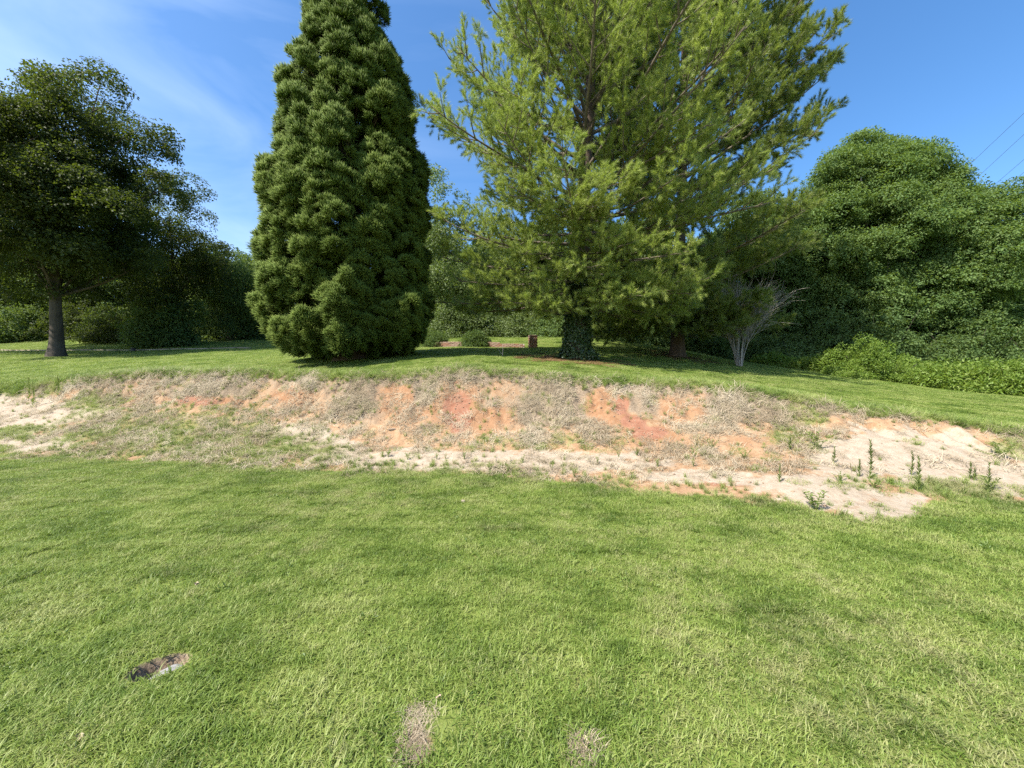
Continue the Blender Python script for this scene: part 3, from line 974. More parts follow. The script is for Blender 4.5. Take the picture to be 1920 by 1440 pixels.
pine('pine_tree', 'second pine, standing in shade down the slope behind the ivy-covered one', p2, 24.5, 0.33, 8.0, K_PINED, 'pine_dark', 84, (0.6, 0.2), 4, 0.05, scale=1.25, dens=1.15,
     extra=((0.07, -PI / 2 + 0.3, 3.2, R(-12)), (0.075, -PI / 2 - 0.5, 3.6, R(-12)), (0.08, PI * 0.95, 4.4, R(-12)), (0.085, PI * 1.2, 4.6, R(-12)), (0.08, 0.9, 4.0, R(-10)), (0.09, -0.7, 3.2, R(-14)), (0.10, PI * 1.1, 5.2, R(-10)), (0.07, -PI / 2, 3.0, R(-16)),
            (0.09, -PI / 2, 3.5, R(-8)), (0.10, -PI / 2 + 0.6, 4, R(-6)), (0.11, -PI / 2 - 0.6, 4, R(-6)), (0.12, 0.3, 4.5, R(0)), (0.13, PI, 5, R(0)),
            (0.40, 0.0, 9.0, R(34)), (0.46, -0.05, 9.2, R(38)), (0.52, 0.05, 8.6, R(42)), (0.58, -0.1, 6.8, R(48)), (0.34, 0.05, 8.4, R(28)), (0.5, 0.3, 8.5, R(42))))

# ------------------------------------------------------------------ broadleaf trees
def tree_at(px, d, top, half, bottom, **kw):
    """px, d: where it stands; top / bottom rows of the crown; half width of the crown in photo pixels"""
    b = at(px, d)
    zt, zb = zof(top, d) - b[2], max(0.4, zof(bottom, d) - b[2])
    rr = half / F * d
    off = kw.pop('off', 0.0)
    return dict(base=b, h=zt, centre=(off, 0, (zt + zb) / 2), radii=(rr, rr * kw.pop('deep', 0.9), (zt - zb) / 2), **kw)


broadleaf('oak_tree', 'large dark broad-crowned oak with a single stout trunk standing alone on the lawn',
          **tree_at(105, 20, 85, 190, 690, kit=K_OAK, key='oak', n_lobes=100, lobe_r=1.15, per_lobe=50, trunk_r=0.27, n_limbs=24, flat=0.7, gap=0.32, rough=0.5, seed=1, fork=0.33, low=-0.85))
broadleaf('oak_tree', 'dark oak at the very edge of the view beside the lone oak',
          **tree_at(-105, 21, 150, 150, 560, kit=K_OAK, key='oak', n_lobes=40, lobe_r=1.4, per_lobe=40, trunk_r=0.34, n_limbs=8, gap=0.3, seed=2))
broadleaf('dark_tree', 'dark tree with a sloping crown right behind the lone oak',
          **tree_at(322, 27, 318, 98, 670, kit=K_OAK, key='oak', n_lobes=34, lobe_r=1.35, per_lobe=42, trunk_r=0.15, n_limbs=8, gap=0.25, seed=3, low=-0.97))
broadleaf('drooping_tree', 'tree with hanging drooping leaf curtains beside the tall dense conifer',
          **tree_at(432, 31, 462, 62, 640, kit=K_HANG, key='hang', n_lobes=30, lobe_r=1.0, per_lobe=26, trunk_r=0.2, n_limbs=5, upw=4.0, seed=4, low=-0.95))
woods = [  # px, d, top row, half width, kit, label
    (-30, 33, 400, 120, 'w', 'wood-edge tree seen under the crown of the oak at the view edge'),
    (60, 36, 430, 95, 'w', 'tall wood-edge tree behind the trunk of the lone oak'),
    (205, 34, 430, 90, 'w', 'wood-edge tree filling the gap between the lone oak and the sloping dark tree'),
    (395, 38, 452, 66, 'w', 'round-topped far tree behind the drooping tree'),
    (500, 40, 478, 80, 'w', 'far tree hidden mostly behind the tall dense conifer'),
    (842, 30, 318, 62, 'p', 'pale airy tree showing between the dense conifer and the pine'),
    (930, 34, 395, 75, 'p', 'pale wood-edge tree behind the clipped round bush'),
    (1010, 36, 400, 80, 'w', 'wood-edge tree behind the brick pillar'),
    (1110, 33, 390, 95, 'w', 'wood-edge tree straight behind the ivy-covered trunk'),
    (1215, 36, 380, 80, 'w', 'wood-edge tree between the two pine trunks'),
    (1330, 30, 420, 70, 'w', 'dark wood-edge tree between the second pine and the bare grey shrub'),
    (1405, 33, 340, 85, 'w', 'tall dark tree rising behind the bare grey shrub'),
    (1480, 38, 430, 90, 'w', 'far tree closing the gap behind the layered green tree'),
    (1600, 40, 400, 100, 'w', 'far tree behind the tallest pale bush of the border'),
    (1730, 40, 400, 110, 'w', 'far tree straight behind the trunk of the huge round-headed tree'),
    (1860, 38, 420, 110, 'w', 'far tree seen through the low boughs near the view edge'),
    (1990, 34, 420, 120, 'w', 'far tree at the view edge beyond the shrub border'),
    (800, 36, 400, 60, 'w', 'wood-edge tree half behind the shaded flank of the dense conifer'),
    (830, 46, 450, 70, 'p', 'faraway pale tree past the dense conifer'),
    (975, 46, 450, 70, 'p', 'faraway pale tree past the brick pillar'),
    (1050, 46, 450, 70, 'w', 'faraway tree past the ivy-covered trunk'),
    (1240, 46, 450, 75, 'w', 'faraway tree past the second pine trunk'),
    (425, 40, 470, 80, 'w', 'far tree deep in the wood behind the drooping tree'),
    (290, 42, 440, 80, 'w', 'far tree deep in the wood behind the sloping dark tree'),
    (130, 42, 430, 80, 'w', 'far tree deep in the wood behind the lone oak'),
    (880, 42, 430, 70, 'w', 'far tree deep in the wood behind the clipped bushes'),
    (1160, 42, 420, 80, 'w', 'far tree deep in the wood beyond the pines'),
    (1300, 42, 420, 80, 'w', 'far tree deep in the wood beyond the second pine trunk'),
]
for k, (px, d, top, half, kd, lab) in enumerate(woods):
    broadleaf('woodland_tree', lab, group='trees along the edge of the wood',
              **tree_at(px, d, top, half, 675, kit=K_PALE if kd == 'p' else K_WOODS, key='pale' if kd == 'p' else 'woods', n_lobes=34, lobe_r=1.25 if kd == 'w' else 1.0,
                        per_lobe=34 if kd == 'w' else 24, trunk_r=0.2, n_limbs=6, gap=0.2 if kd == 'w' else 0.36, seed=20 + k, low=-0.97, scale=1.25, deep=0.8))
# the big round-headed trees beyond the shrub border
broadleaf('spreading_tree', 'huge round-headed green tree with layered sprays beyond the shrub border',
          **tree_at(1640, 28, 250, 165, 720, deep=0.55, rough=0.16, kit=K_BROAD, key='broad', n_lobes=250, lobe_r=1.25, per_lobe=46, trunk_r=0.5, n_limbs=18, bark=M_PALEB, flat=0.85, gap=0.12, upw=1.1, seed=41, low=-0.95))
broadleaf('spreading_tree', 'lower green tree overlapping the huge round-headed one at the view edge',
          **tree_at(1830, 26, 330, 120, 735, deep=0.55, rough=0.2, kit=K_BROAD, key='broad', n_lobes=100, lobe_r=1.25, per_lobe=44, trunk_r=0.35, n_limbs=8, flat=0.85, gap=0.15, upw=1.1, seed=42, low=-0.95))
broadleaf('spreading_tree', 'green tree with layered sprays between the bare grey shrub and the huge round-headed tree',
          **tree_at(1500, 29, 385, 90, 715, deep=0.55, rough=0.2, kit=K_BROAD, key='broad', n_lobes=90, lobe_r=1.25, per_lobe=44, trunk_r=0.3, n_limbs=8, flat=0.85, gap=0.15, upw=1.1, seed=43, low=-0.95))

# ------------------------------------------------------------------ grass
def blades(name, mat, n, rad, hmin, hmax, wid, lean=0.6, gauss=False, square=False):
    a = rng.random(n) * 2 * np.pi
    r = rad * np.sqrt(rng.random(n)) if not gauss else np.abs(rng.normal(size=n)) * rad * 0.5
    P = np.stack([r * np.cos(a), r * np.sin(a), np.full(n, -0.006)], -1)
    if square:
        P[:, :2] = (rng.random((n, 2)) * 2 - 1) * rad
    b = rng.random(n) * 2 * np.pi
    H = hmin + (hmax - hmin) * rng.random(n) ** 1.3
    cl = fbm(P[:, 0] * 11 + rng.random() * 90, P[:, 1] * 11 + 40, 71, 3)
    if square:
        H = H * (0.55 + 0.95 * cl)
    ln = lean * (0.3 + rng.random(n)) 
    out = np.stack([np.cos(b), np.sin(b), np.zeros(n)], -1)
    sd = np.stack([-np.sin(b), np.cos(b), np.zeros(n)], -1)
    w = (wid * (0.7 + 0.6 * rng.random(n)))[:, None]
    up = np.array([0, 0, 1.0])
    m = P + up * (H * 0.6)[:, None] + out * (H * ln * 0.45)[:, None]
    t = P + up * (H * (1 - 0.25 * ln))[:, None] + out * (H * ln * 1.25)[:, None]
    v = np.stack([P - sd * w / 2, P + sd * w / 2, m + sd * w * 0.42, m - sd * w * 0.42, t], 1)
    i = np.arange(n)[:, None] * 5
    q = i + np.array([[0, 1, 2, 3]]); tr = i + np.array([[3, 2, 4]])
    return mesh_np(name, v.reshape(-1, 3), [q, tr], mat, False, {'rnd': ('POINT', 'FLOAT', np.repeat(np.clip(0.72 * rng.random(n) + (0.9 * (cl - 0.5) if square else 0) + 0.14, 0, 1), 5))})


def grass_mat(name, dry_lo=0.60, dry_hi=0.79, dry_max=0.70):
    m, n, l = new_mat(name)
    geo = n.new('ShaderNodeNewGeometry')
    P = geo.outputs['Position']
    at_ = nd(n, 'ShaderNodeAttribute', attribute_name='rnd')
    tint = nd(n, 'ShaderNodeAttribute', attribute_name='tint', attribute_type='INSTANCER')
    n1 = noise(n, l, 1.3, 5, 0.66, P); n2 = noise(n, l, 2.2, 6, 0.72, P)
    n3 = noise(n, l, 11, 4, 0.7, P)
    f = math_(n, l, 'ADD', mapr(n, l, n1, 0.36, 0.64, 0.08, 0.52), math_(n, l, 'MULTIPLY', at_.outputs['Fac'], 0.35))
    f = math_(n, l, 'ADD', f, math_(n, l, 'MULTIPLY', n3, 0.32))
    c = ramp(n, l, f, [(0.38, (0.072, 0.122, 0.017)), (0.54, (0.146, 0.222, 0.038)), (0.70, (0.228, 0.298, 0.066)), (0.92, (0.322, 0.356, 0.125))])
    dry = math_(n, l, 'ADD', math_(n, l, 'MULTIPLY', n2, 0.62), math_(n, l, 'MULTIPLY', tint.outputs['Fac'], 0.40))
    dry = math_(n, l, 'ADD', dry, math_(n, l, 'MULTIPLY', at_.outputs['Fac'], 0.25))
    c = mix(n, l, mapr(n, l, dry, dry_lo, dry_hi, 0, dry_max), c, (0.34, 0.31, 0.165))
    bs = nd(n, 'ShaderNodeBsdfPrincipled', Roughness=0.5)
    bs.inputs['Specular IOR Level'].default_value = 0.3
    l.new(c, bs.inputs['Base Color'])
    tr = n.new('ShaderNodeBsdfTranslucent'); l.new(mix(n, l, 0.4, c, (0.30, 0.42, 0.04)), tr.inputs['Color'])
    mx = n.new('ShaderNodeMixShader'); mx.inputs[0].default_value = 0.35
    l.new(bs.outputs[0], mx.inputs[1]); l.new(tr.outputs[0], mx.inputs[2])
    o = n.new('ShaderNodeOutputMaterial'); l.new(mx.outputs[0], o.inputs[0])
    return m


M_GRASS = grass_mat('lawn_grass')
rng = np.random.default_rng(77)
K_LAWN = [blades('lawn_patch', M_GRASS, 200, 0.16, 0.014, 0.056, 0.0044, 1.1) for _ in range(6)]
K_LAWNF = [blades('far_lawn_patch', M_GRASS, 420, 0.55, 0.03, 0.065, 0.007, 0.8) for _ in range(5)]
K_TILE = [blades('lawn_tile', M_GRASS, 5600, 0.31, 0.012, 0.048, 0.0042, 1.1, square=True) for _ in range(6)]
K_TUFT = [blades('grass_tuft', M_GRASS, 46, 0.07, 0.06, 0.17, 0.0045, 0.7, True) for _ in range(5)]
K_STRAW = [blades('straw_patch', M_STRAW, 60, 0.17, 0.02, 0.12, 0.0065, 2.2) for _ in range(5)]


def slope_normals(x, y):
    e = 0.06
    dx = (ground(x + e, y) - ground(x - e, y)) / (2 * e)
    dy = (ground(x, y + e) - ground(x, y - e)) / (2 * e)
    return norm(np.stack([-dx, -dy, np.ones_like(dx)], -1))


def wedge(n, d0, d1, umax=1.42):
    """random ground points within the field of view and a little beyond, even by area"""
    d = np.sqrt(d0 ** 2 + (d1 ** 2 - d0 ** 2) * rng.random(n))
    return (rng.random(n) * 2 - 1) * umax * d, d


# near lawn
def in_hole(x, y, k=1.0):
    a = R(28)
    dx, dy = x - HX, y - HY
    p, q = dx * math.cos(a) + dy * math.sin(a), -dx * math.sin(a) + dy * math.cos(a)
    return (p / 0.15) ** 2 + (q / 0.085) ** 2 < k


def near_hole(x, y):
    a = R(28)
    dx, dy = x - HX, y - HY
    p, q = dx * math.cos(a) + dy * math.sin(a), -dx * math.sin(a) + dy * math.cos(a)
    return (p / 0.268) ** 2 + (q / 0.222) ** 2 < 1


# whole tiles where the lawn is unbroken
TS = 0.5
tx, ty = np.meshgrid(np.arange(-20, 17, TS) + TS / 2, np.arange(0.75, 14.0, TS) + TS / 2)
tx, ty = tx.ravel(), ty.ravel()
worst = np.zeros_like(tx)
BARE = ((780, 1385, 26, 40), (1095, 1412, 22, 18), (365, 1100, 8, 10), (470, 1160, 20, 16), (155, 1395, 16, 8))


def bare_spots(px, py):
    m = np.zeros_like(px)
    for bx, by, brx, bry in BARE:
        m = np.maximum(m, np.exp(-(((px - bx) / brx) ** 2 + ((py - by) / bry) ** 2)))
    return m


def edge_band(px, py):
    fr = np.interp(px, FRX, FRY)
    return np.exp(-((py - fr - 4) / 20.0) ** 2)


for ox in np.linspace(-0.3, 0.3, 5):
    for oy in np.linspace(-0.3, 0.3, 5):
        zz_ = ground_full(tx + ox, ty + oy)
        bk, *_r, px, py = soil(tx + ox, ty + oy, zz_)
        hole = near_hole(tx + ox, ty + oy)
        worst = np.maximum(worst, np.maximum(np.maximum(bk, hole * 1.0), np.maximum(bare_spots(px, py), (edge_band(px, py) > 0.5) * (ty < 10))))
tile = worst < 0.06
vis = np.abs(tx) < 1.45 * ty + 0.8
xx, yy = tx[tile & vis], ty[tile & vis]
zc = ground_full(xx, yy)
nrm_ = slope_normals(xx, yy)
sp = rng.integers(0, 4, len(xx)) * (math.pi / 2)
# frames whose x axis stays along the world x axis before the quarter turns
xa = norm(np.cross(np.tile([0, 1.0, 0], (len(xx), 1)), nrm_)); ya = np.cross(nrm_, xa)
c_, s_ = np.cos(sp)[:, None], np.sin(sp)[:, None]
Mt = np.stack([xa * c_ + ya * s_, -xa * s_ + ya * c_, nrm_], -1)
xx = xx + rng.normal(size=len(xx)) * 0.035; yy = yy + rng.normal(size=len(xx)) * 0.035
zc = ground_full(xx, yy)
tt_ = np.clip(0.33 + 0.7 * (fbm(xx * 0.45 + 4, yy * 0.45, 37, 2) - 0.5) + 0.02 * sstep(-1.0, 4.0, xx) * (1 - sstep(7, 9, yy)), 0, 1)
scatter('mown_grass', 'tile', K_TILE, np.stack([xx, yy, zc], -1), Mt, np.ones(len(xx)), None, tt_,
        kind='stuff', label='short mown lawn grass in front of and above the bunker', category='grass')
# small patches along every edge
x, y = wedge(24000, 1.25, 13.5)
x = np.concatenate([x, HX + rng.normal(size=420) * 0.4]); y = np.concatenate([y, HY + rng.normal(size=420) * 0.4])
z = ground_full(x, y)
bk, sa, cl, re, th, gr, px, py = soil(x, y, z)
ti = np.floor((x + 20) / TS).astype(int); tj = np.floor((y - 0.75) / TS).astype(int)
ncol = len(np.arange(-20, 17, TS)); nrow = len(np.arange(0.75, 14.0, TS))
ok = (ti >= 0) & (ti < ncol) & (tj >= 0) & (tj < nrow)
tiled = np.zeros(len(x), bool)
tiled[ok] = tile[tj[ok] * ncol + ti[ok]]
dens = (1 - bk) + bk * gr * 0.5 + bk * (1 - sa) * (1 - cl) * 0.04 + bk * 0.40 * edge_band(px, py) * (fbm(x * 2.5, y * 2.5, 34) > 0.45)
worn = ((np.hypot((px - 782) / 62, (py - 1388) / 78) < 1) | (np.hypot((px - 1096) / 50, (py - 1412) / 46) < 1)) & (rng.random(len(x)) < 0.9)
keep = (rng.random(len(x)) < dens * (1 - 0.85 * bare_spots(px, py))) & ~worn & ~near_hole(x, y) & ~tiled
x, y, z, px, py, bk = x[keep], y[keep], z[keep], px[keep], py[keep], bk[keep]
tint = np.clip(0.34 + 0.30 * bk + 0.2 * edge_band(px, py) + 0.3 * (fbm(x * 0.9, y * 0.9, 31) - 0.5), 0, 1)
sc = (0.85 + 0.35 * rng.random(len(x)))
M = frames(slope_normals(x, y) + rng.normal(size=(len(x), 3)) * 0.05, rng.random(len(x)) * 6.28)
scatter('edge_grass', 'lawn', K_LAWN, np.stack([x, y, z], -1), M, np.stack([np.full(len(x), 1.0), np.full(len(x), 1.0), sc], -1), None, tint,
        kind='stuff', label='ragged lawn grass along the edges of the bunker', category='grass')
# far lawn
x, y = wedge(9000, 12.5, 33, 1.45)
z = ground_full(x, y)
M = frames(slope_normals(x, y), rng.random(len(x)) * 6.28)
scatter('hill_grass', 'lawnfar', K_LAWNF, np.stack([x, y, z], -1), M, 0.85 + 0.3 * rng.random(len(x)), None,
        np.clip(0.22 + 0.5 * (fbm(x * 0.4, y * 0.4, 35) - 0.5), 0, 1), kind='stuff', label='mown grass on the mound under the trees', category='grass')
# longer coarse tufts: scattered in the lawn, thick along the lip and in the bunker's green patches
x, y = wedge(60000, 1.3, 13.8)
z = ground_full(x, y)
bk, sa, cl, re, th, gr, px, py = soil(x, y, z)
lp = np.interp(px, LIPX, LIPY); fr = np.interp(px, FRX, FRY)
near_lip = np.exp(-((py - lp - 2) / 9.0) ** 2)
near_fr = np.exp(-((py - fr + 8) / 16.0) ** 2)
prob = 0.06 * (1 - bk) * (fbm(x * 1.5, y * 1.5, 41) > 0.48) + near_lip * 0.65 + near_fr * 0.22 * (fbm(x * 2, y * 2, 44) > 0.42) + bk * gr * 0.30 + bk * th * 0.16 * (fbm(x * 1.3, y * 1.3, 43) > 0.5) + bk * 0.02 * (1 - sa) + bk * sa * 0.012
keep = (rng.random(len(x)) < prob) & ~near_hole(x, y)
x, y, z, bk, nl, nf = x[keep], y[keep], z[keep], bk[keep], near_lip[keep], near_fr[keep]
sc = 0.45 + 0.5 * rng.random(len(x)) + 0.35 * nl
sc *= np.where(bk < 0.4, np.where(nl > 0.3, 1.0, 0.7), 1.0)
tl = np.clip(0.22 + 0.35 * rng.random(len(x)) + 0.25 * bk * (1 - nl), 0, 1)
nm = slope_normals(x, y) * 0.6 + np.array([0, 0, 0.6]) + rng.normal(size=(len(x), 3)) * 0.15 + nl[:, None] * np.array([0, -0.5, 0])
scatter('coarse_grass', 'tuft', K_TUFT, np.stack([x, y, z], -1), frames(nm, rng.random(len(x)) * 6.28), sc, None, tl,
        kind='stuff', label='longer coarse grass along the bunker lip and in its floor', category='grass')
# broadleaf weeds in the near lawn
x, y = wedge(5200, 1.3, 8.0)
z = ground_full(x, y)
bk, *_r = soil(x, y, z)
keep = (bk < 0.1) & (fbm(x * 0.8, y * 0.8, 47) > 0.47) & ~near_hole(x, y) & (rng.random(len(x)) < 0.4)
x, y, z = x[keep], y[keep], z[keep]
scatter('lawn_weeds', 'clover', K_CLOVER, np.stack([x, y, z + 0.012], -1), frames(rng.normal(size=(len(x), 3)) * 0.2 + np.array([0, 0, 1.0]), rng.random(len(x)) * 6.28), 0.35 + 0.5 * rng.random(len(x)), None,
        kind='stuff', label='small broadleaf weeds sprinkled through the near lawn', category='weeds')
# dead thatch on the bank
x, y = wedge(60000, 6.0, 13.8)
z = ground_full(x, y)
bk, sa, cl, re, th, gr, px, py = soil(x, y, z)
prob = bk * (th * 0.30 + 0.10 * (1 - sa) + 0.035 * sa) * (1 - 0.72 * cl) * (0.25 + 1.5 * sstep(0.4, 0.6, fbm(x * 1.6, y * 1.6, 53, 5)))
keep = rng.random(len(x)) < prob
x, y, z, cl, th = x[keep], y[keep], z[keep], cl[keep], th[keep]
tl = np.clip(0.18 + 0.65 * rng.random(len(x)) + 0.9 * (fbm(x * 1.2, y * 1.2, 51) - 0.5), 0, 1)
nm = slope_normals(x, y) + rng.normal(size=(len(x), 3)) * 0.18
scatter('dead_thatch', 'straw', K_STRAW, np.stack([x, y, z], -1), frames(nm, rng.random(len(x)) * 6.28), 0.45 + 0.75 * rng.random(len(x)), None, np.clip(tl + 0.1, 0, 1),
        kind='stuff', label='grey dead straw matting the clay bank of the bunker', category='dead grass')

for_x, for_y = [], []
for bx, by, brx, bry in ((782, 1388, 20, 36), (1096, 1412, 13, 12)):
    for _k in range(14):
        q_ = at_px(bx + rng.normal() * brx * 0.7, min(1520, by + rng.normal() * bry * 0.7), 1.0)
        for_x.append(q_[0]); for_y.append(q_[1])
for_x, for_y = np.array(for_x), np.array(for_y)
scatter('worn_lawn_straw', 'straw', K_STRAW, np.stack([for_x, for_y, ground_full(for_x, for_y) + 0.004], -1), frames(np.tile([0, 0, 1.0], (len(for_x), 1)) + rng.normal(size=(len(for_x), 3)) * 0.1, rng.random(len(for_x)) * 6.28),
        0.18 + 0.2 * rng.random(len(for_x)), None, 0.3 + 0.5 * rng.random(len(for_x)), kind='stuff', label='tan dead grass in two worn spots of the near lawn', category='dead grass')
# crumbled clods and pebbles over the bare soil
def pebble_mesh(seed, mat):
    import bmesh
    r = np.random.default_rng(seed)
    bm = bmesh.new(); bmesh.ops.create_icosphere(bm, subdivisions=1, radius=1.0)
    for v in bm.verts:
        v.co *= 0.75 + 0.5 * r.random()
        v.co.z *= 0.65
    me = bpy.data.meshes.new('crumb'); bm.to_mesh(me); bm.free(); me.materials.append(mat)
    return me


M_CRUMB = plain_mat('soil_crumb', (0.17, 0.105, 0.065), (0.36, 0.27, 0.19), 1.2, 0.95, 0.3)
K_CRUMB = [pebble_mesh(s, M_CRUMB) for s in range(5)]
x, y = wedge(60000, 4.2, 13.4)
z = ground_full(x, y)
bk, sa, cl, re, th, gr, px, py = soil(x, y, z)
keep = rng.random(len(x)) < bk * (0.10 + 0.5 * cl + 0.16 * (fbm(x * 3, y * 3, 57) > 0.5)) * (1 - 0.6 * sa)
x, y, z = x[keep], y[keep], z[keep]
scatter('soil_crumbs', 'crumb', K_CRUMB, np.stack([x, y, z + 0.002], -1), frames(rdir(len(x)) * 0.4 + np.array([0, 0, 1.0]), rng.random(len(x)) * 6.28), 0.006 + 0.022 * rng.random(len(x)) ** 4, None,
        kind='stuff', label='crumbled soil lying over the bare bank and floor of the bunker', category='soil')

# ------------------------------------------------------------------ weeds in the bunker
def spike_weed(name, h, seed):
    """upright unbranched weed: a stem ringed with narrow upward leaves -> (stem mesh, foliage mesh)"""
    r = np.random.default_rng(seed)
    mb = MB()
    t = np.linspace(0, 1, 7)
    pth = np.stack([0.02 * h * np.sin(t * 5 + seed), 0.02 * h * np.cos(t * 4 + seed), t * h], -1)
    mb.tube(pth, np.linspace(0.006, 0.002, 7), 5)
    n = int(150 * h) + 40
    f = r.random(n) ** 0.8
    P = np.stack([np.interp(f, t, pth[:, k]) for k in range(3)], -1)
    a = r.random(n) * 6.28
    up = 1.1 + 1.4 * f
    D = np.stack([np.cos(a), np.sin(a), up], -1)
    L = (0.085 - 0.045 * f) * (0.7 + 0.5 * r.random(n)) * (0.6 + 0.5 * h / 0.6)
    return mb.mesh('stem', M_STEM), leaves_mesh('foliage', P, D, np.stack([-np.cos(a) * .6, -np.sin(a) * .6, np.ones(n)], -1), L, L * 0.16, M_WEED, rnd=r.random(n))


def bush_weed(name, h, w, seed, n=110, stems=5):
    r = np.random.default_rng(seed)
    mb = MB(); PP, DD, NN, LL = [], [], [], []
    for s in range(stems):
        a = s * 2.4 + r.random(); sp = w * (0.3 + 0.7 * r.random())
        tip = np.array([math.cos(a) * sp, math.sin(a) * sp, h * (0.65 + 0.4 * r.random())])
        c = curve((0, 0, 0), tip, (0, 0, 0.06 * h), 6)
        mb.tube(c, np.linspace(0.005, 0.0018, 6), 4)
        m = n // stems
        f = 0.2 + 0.8 * r.random(m)
        PP.append(np.stack([np.interp(f, np.linspace(0, 1, 6), c[:, k]) for k in range(3)], -1))
        b = r.random(m) * 6.28
        DD.append(np.stack([np.cos(b), np.sin(b), 0.3 + 0.5 * r.random(m)], -1)); NN.append(np.tile([0, 0, 1.0], (m, 1)) + r.normal(size=(m, 3)) * 0.3)
        LL.append(h * 0.20 * (0.6 + 0.6 * r.random(m)))
    L = np.concatenate(LL)
    return mb.mesh('stem', M_STEM), leaves_mesh('foliage', np.concatenate(PP), np.concatenate(DD), np.concatenate(NN), L, L * 0.32, M_WEED, rnd=r.random(len(L)))


def place_weed(name, px, py, label, meshes, group, rz=0.0, scale=1.0):
    p = at_px(px, py)
    o = thing(name, (p[0], p[1], p[2] - 0.01), label, 'weed', group)
    o.rotation_euler.z = rz; o.scale = (scale,) * 3
    link('stem', meshes[0], o); link('foliage', meshes[1], o)
    return p


tall = [  # foot column, foot row, top row, label
    (1632, 897, 826, 'tallest spike-like weed standing alone in the white sand'),
    (1611, 895, 862, 'short spike weed just beside the tallest one in the white sand'),
    (1710, 893, 847, 'slim spike weed, the farther of the close pair in mid sand'),
    (1722, 922, 855, 'tall spike weed, the nearer of the close pair in mid sand'),
    (1819, 899, 866, 'slim spike weed in a close pair near the far end of the sand'),
    (1827, 902, 876, 'shortest spike weed of the close pair near the far end of the sand'),
    (1854, 924, 868, 'spike weed nearest the end of the sand, above the grass edge'),
    (1564, 868, 838, 'small spike weed where the dirt meets the white sand'),
    (1481, 845, 815, 'spike weed low on the grassy bank near the white sand'),
    (1462, 905, 872, 'spike weed in the bare tracks of the bunker floor'),
    (54, 752, 708, 'pale spike weed against the far corner of the sand'),
    (62, 760, 722, 'second pale spike weed, nearer, in the far corner of the sand'),
    (109, 746, 708, 'spike weed at the bank beside the bright grass clump'),
]
for k, (px, fy, ty, lab) in enumerate(tall):
    p = at_px(px, fy)
    h = (fy - ty) / F * p[1]
    place_weed('spike_weed', px, fy, lab, spike_weed('spike_weed', h, 100 + k), 'upright weeds in the bunker', k * 1.1)
bushy = [
    (1530, 958, 0.30, 'leafy grey-green weed at the lawn edge of the sand tongue'),
    (1532, 843, 0.33, 'bushy weed with a pale spike at the head of the white sand'),
    (1336, 842, 0.20, 'dark leafy weed on the orange clay slope'),
    (1396, 861, 0.17, 'leafy seedling at the foot of the orange clay slope'),
    (1302, 858, 0.18, 'leafy seedling below the middle orange streak'),
    (1194, 855, 0.17, 'leafy seedling under the brightest orange streak'),
    (627, 760, 0.14, 'dark little weed up on the pale thatched bank'),
    (1640, 915, 0.16, 'spreading weed in front of the tallest spike weed'),
    (1575, 905, 0.16, 'straggling weed at the near rim of the white sand'),
    (1860, 918, 0.20, 'yellowing leafy weed beside the last spike weed'),
    (1880, 860, 0.30, 'grassy weed clump on the bank at the end of the sand'),
]
for k, (px, fy, h, lab) in enumerate(bushy):
    place_weed('leafy_weed', px, fy, lab, bush_weed('leafy_weed', h, h * 0.75, 200 + k), 'leafy weeds in the bunker', k * 0.7)
seed_m = [bush_weed('seedling', 0.17, 0.07, 300 + k, 44, 3) for k in range(4)]
ORD = 'first second third fourth fifth sixth seventh eighth ninth tenth eleventh twelfth thirteenth fourteenth fifteenth sixteenth seventeenth eighteenth nineteenth twentieth twenty-first twenty-second twenty-third last'.split()
for k, (px, fy) in enumerate(sorted([(717, 856), (728, 858), (764, 862), (819, 862), (835, 862), (918, 883), (938, 880), (952, 886), (580, 818), (588, 812), (1034, 880), (1077, 896), (1233, 877), (1184, 894), (1300, 876),
                              (870, 862), (655, 846), (690, 880), (545, 840), (510, 856), (1120, 870), (1160, 858), (1420, 885), (980, 868)])):
    place_weed('seedling', px, fy, ORD[k] + ' small seedling along the sandy strip, counting from the end nearer the oak', seed_m[k % 4], 'seedlings in the sandy strip', k * 1.3, 0.75 + 0.5 * ((k * 37) % 10) / 10)

# ------------------------------------------------------------------ shrubs, bare shrub, hedge plants
def shrub(name, label, px, d, w, h, kit, key, n, group=None, seed=0, flat=1.0, scale=1.0, stems=5, rough=0.9):
    global rng
    rng = np.random.default_rng(5000 + seed)
    b = at(px, d)
    root = thing(name, b, label, 'shrub', group)
    mb = MB()
    for s in range(stems):
        a = s * 2.4 + rng.random()
        tip = np.array([math.cos(a) * w * 0.35, math.sin(a) * w * 0.35, h * (0.6 + 0.25 * rng.random())])
        mb.tube(curve((0.05 * math.cos(a), 0.05 * math.sin(a), -0.05), tip, (0, 0, 0.05), 6), np.linspace(0.02, 0.005, 6), 5)
    link('stem', mb.mesh('stem', M_BARK), root)
    m = n
    d3 = rdir(m); d3[:, 2] = np.abs(d3[:, 2]) * 1.1 - 0.12
    nz = 0.92 - rough * 0.5 + rough * fbm(np.arctan2(d3[:, 1], d3[:, 0]) * 1.6 + 10, d3[:, 2] * 3 + seed, seed, 2)
    P = d3 * (rng.random((m, 1)) ** 0.4) * nz[:, None] * np.array([w / 2, w / 2, h])
    P[:, 2] = np.maximum(P[:, 2], 0.05)
    scatter('foliage', key, kit, P, frames(d3 * 0.6 + np.array([0, 0, 0.6]) + rdir(m) * 0.4, rng.random(m) * 6.28), scale * (0.7 + 0.6 * rng.random(m)), root,
            np.clip(0.25 + 0.3 * rng.random() + 0.45 * rng.random(m), 0, 1), kind='stuff')
    return root


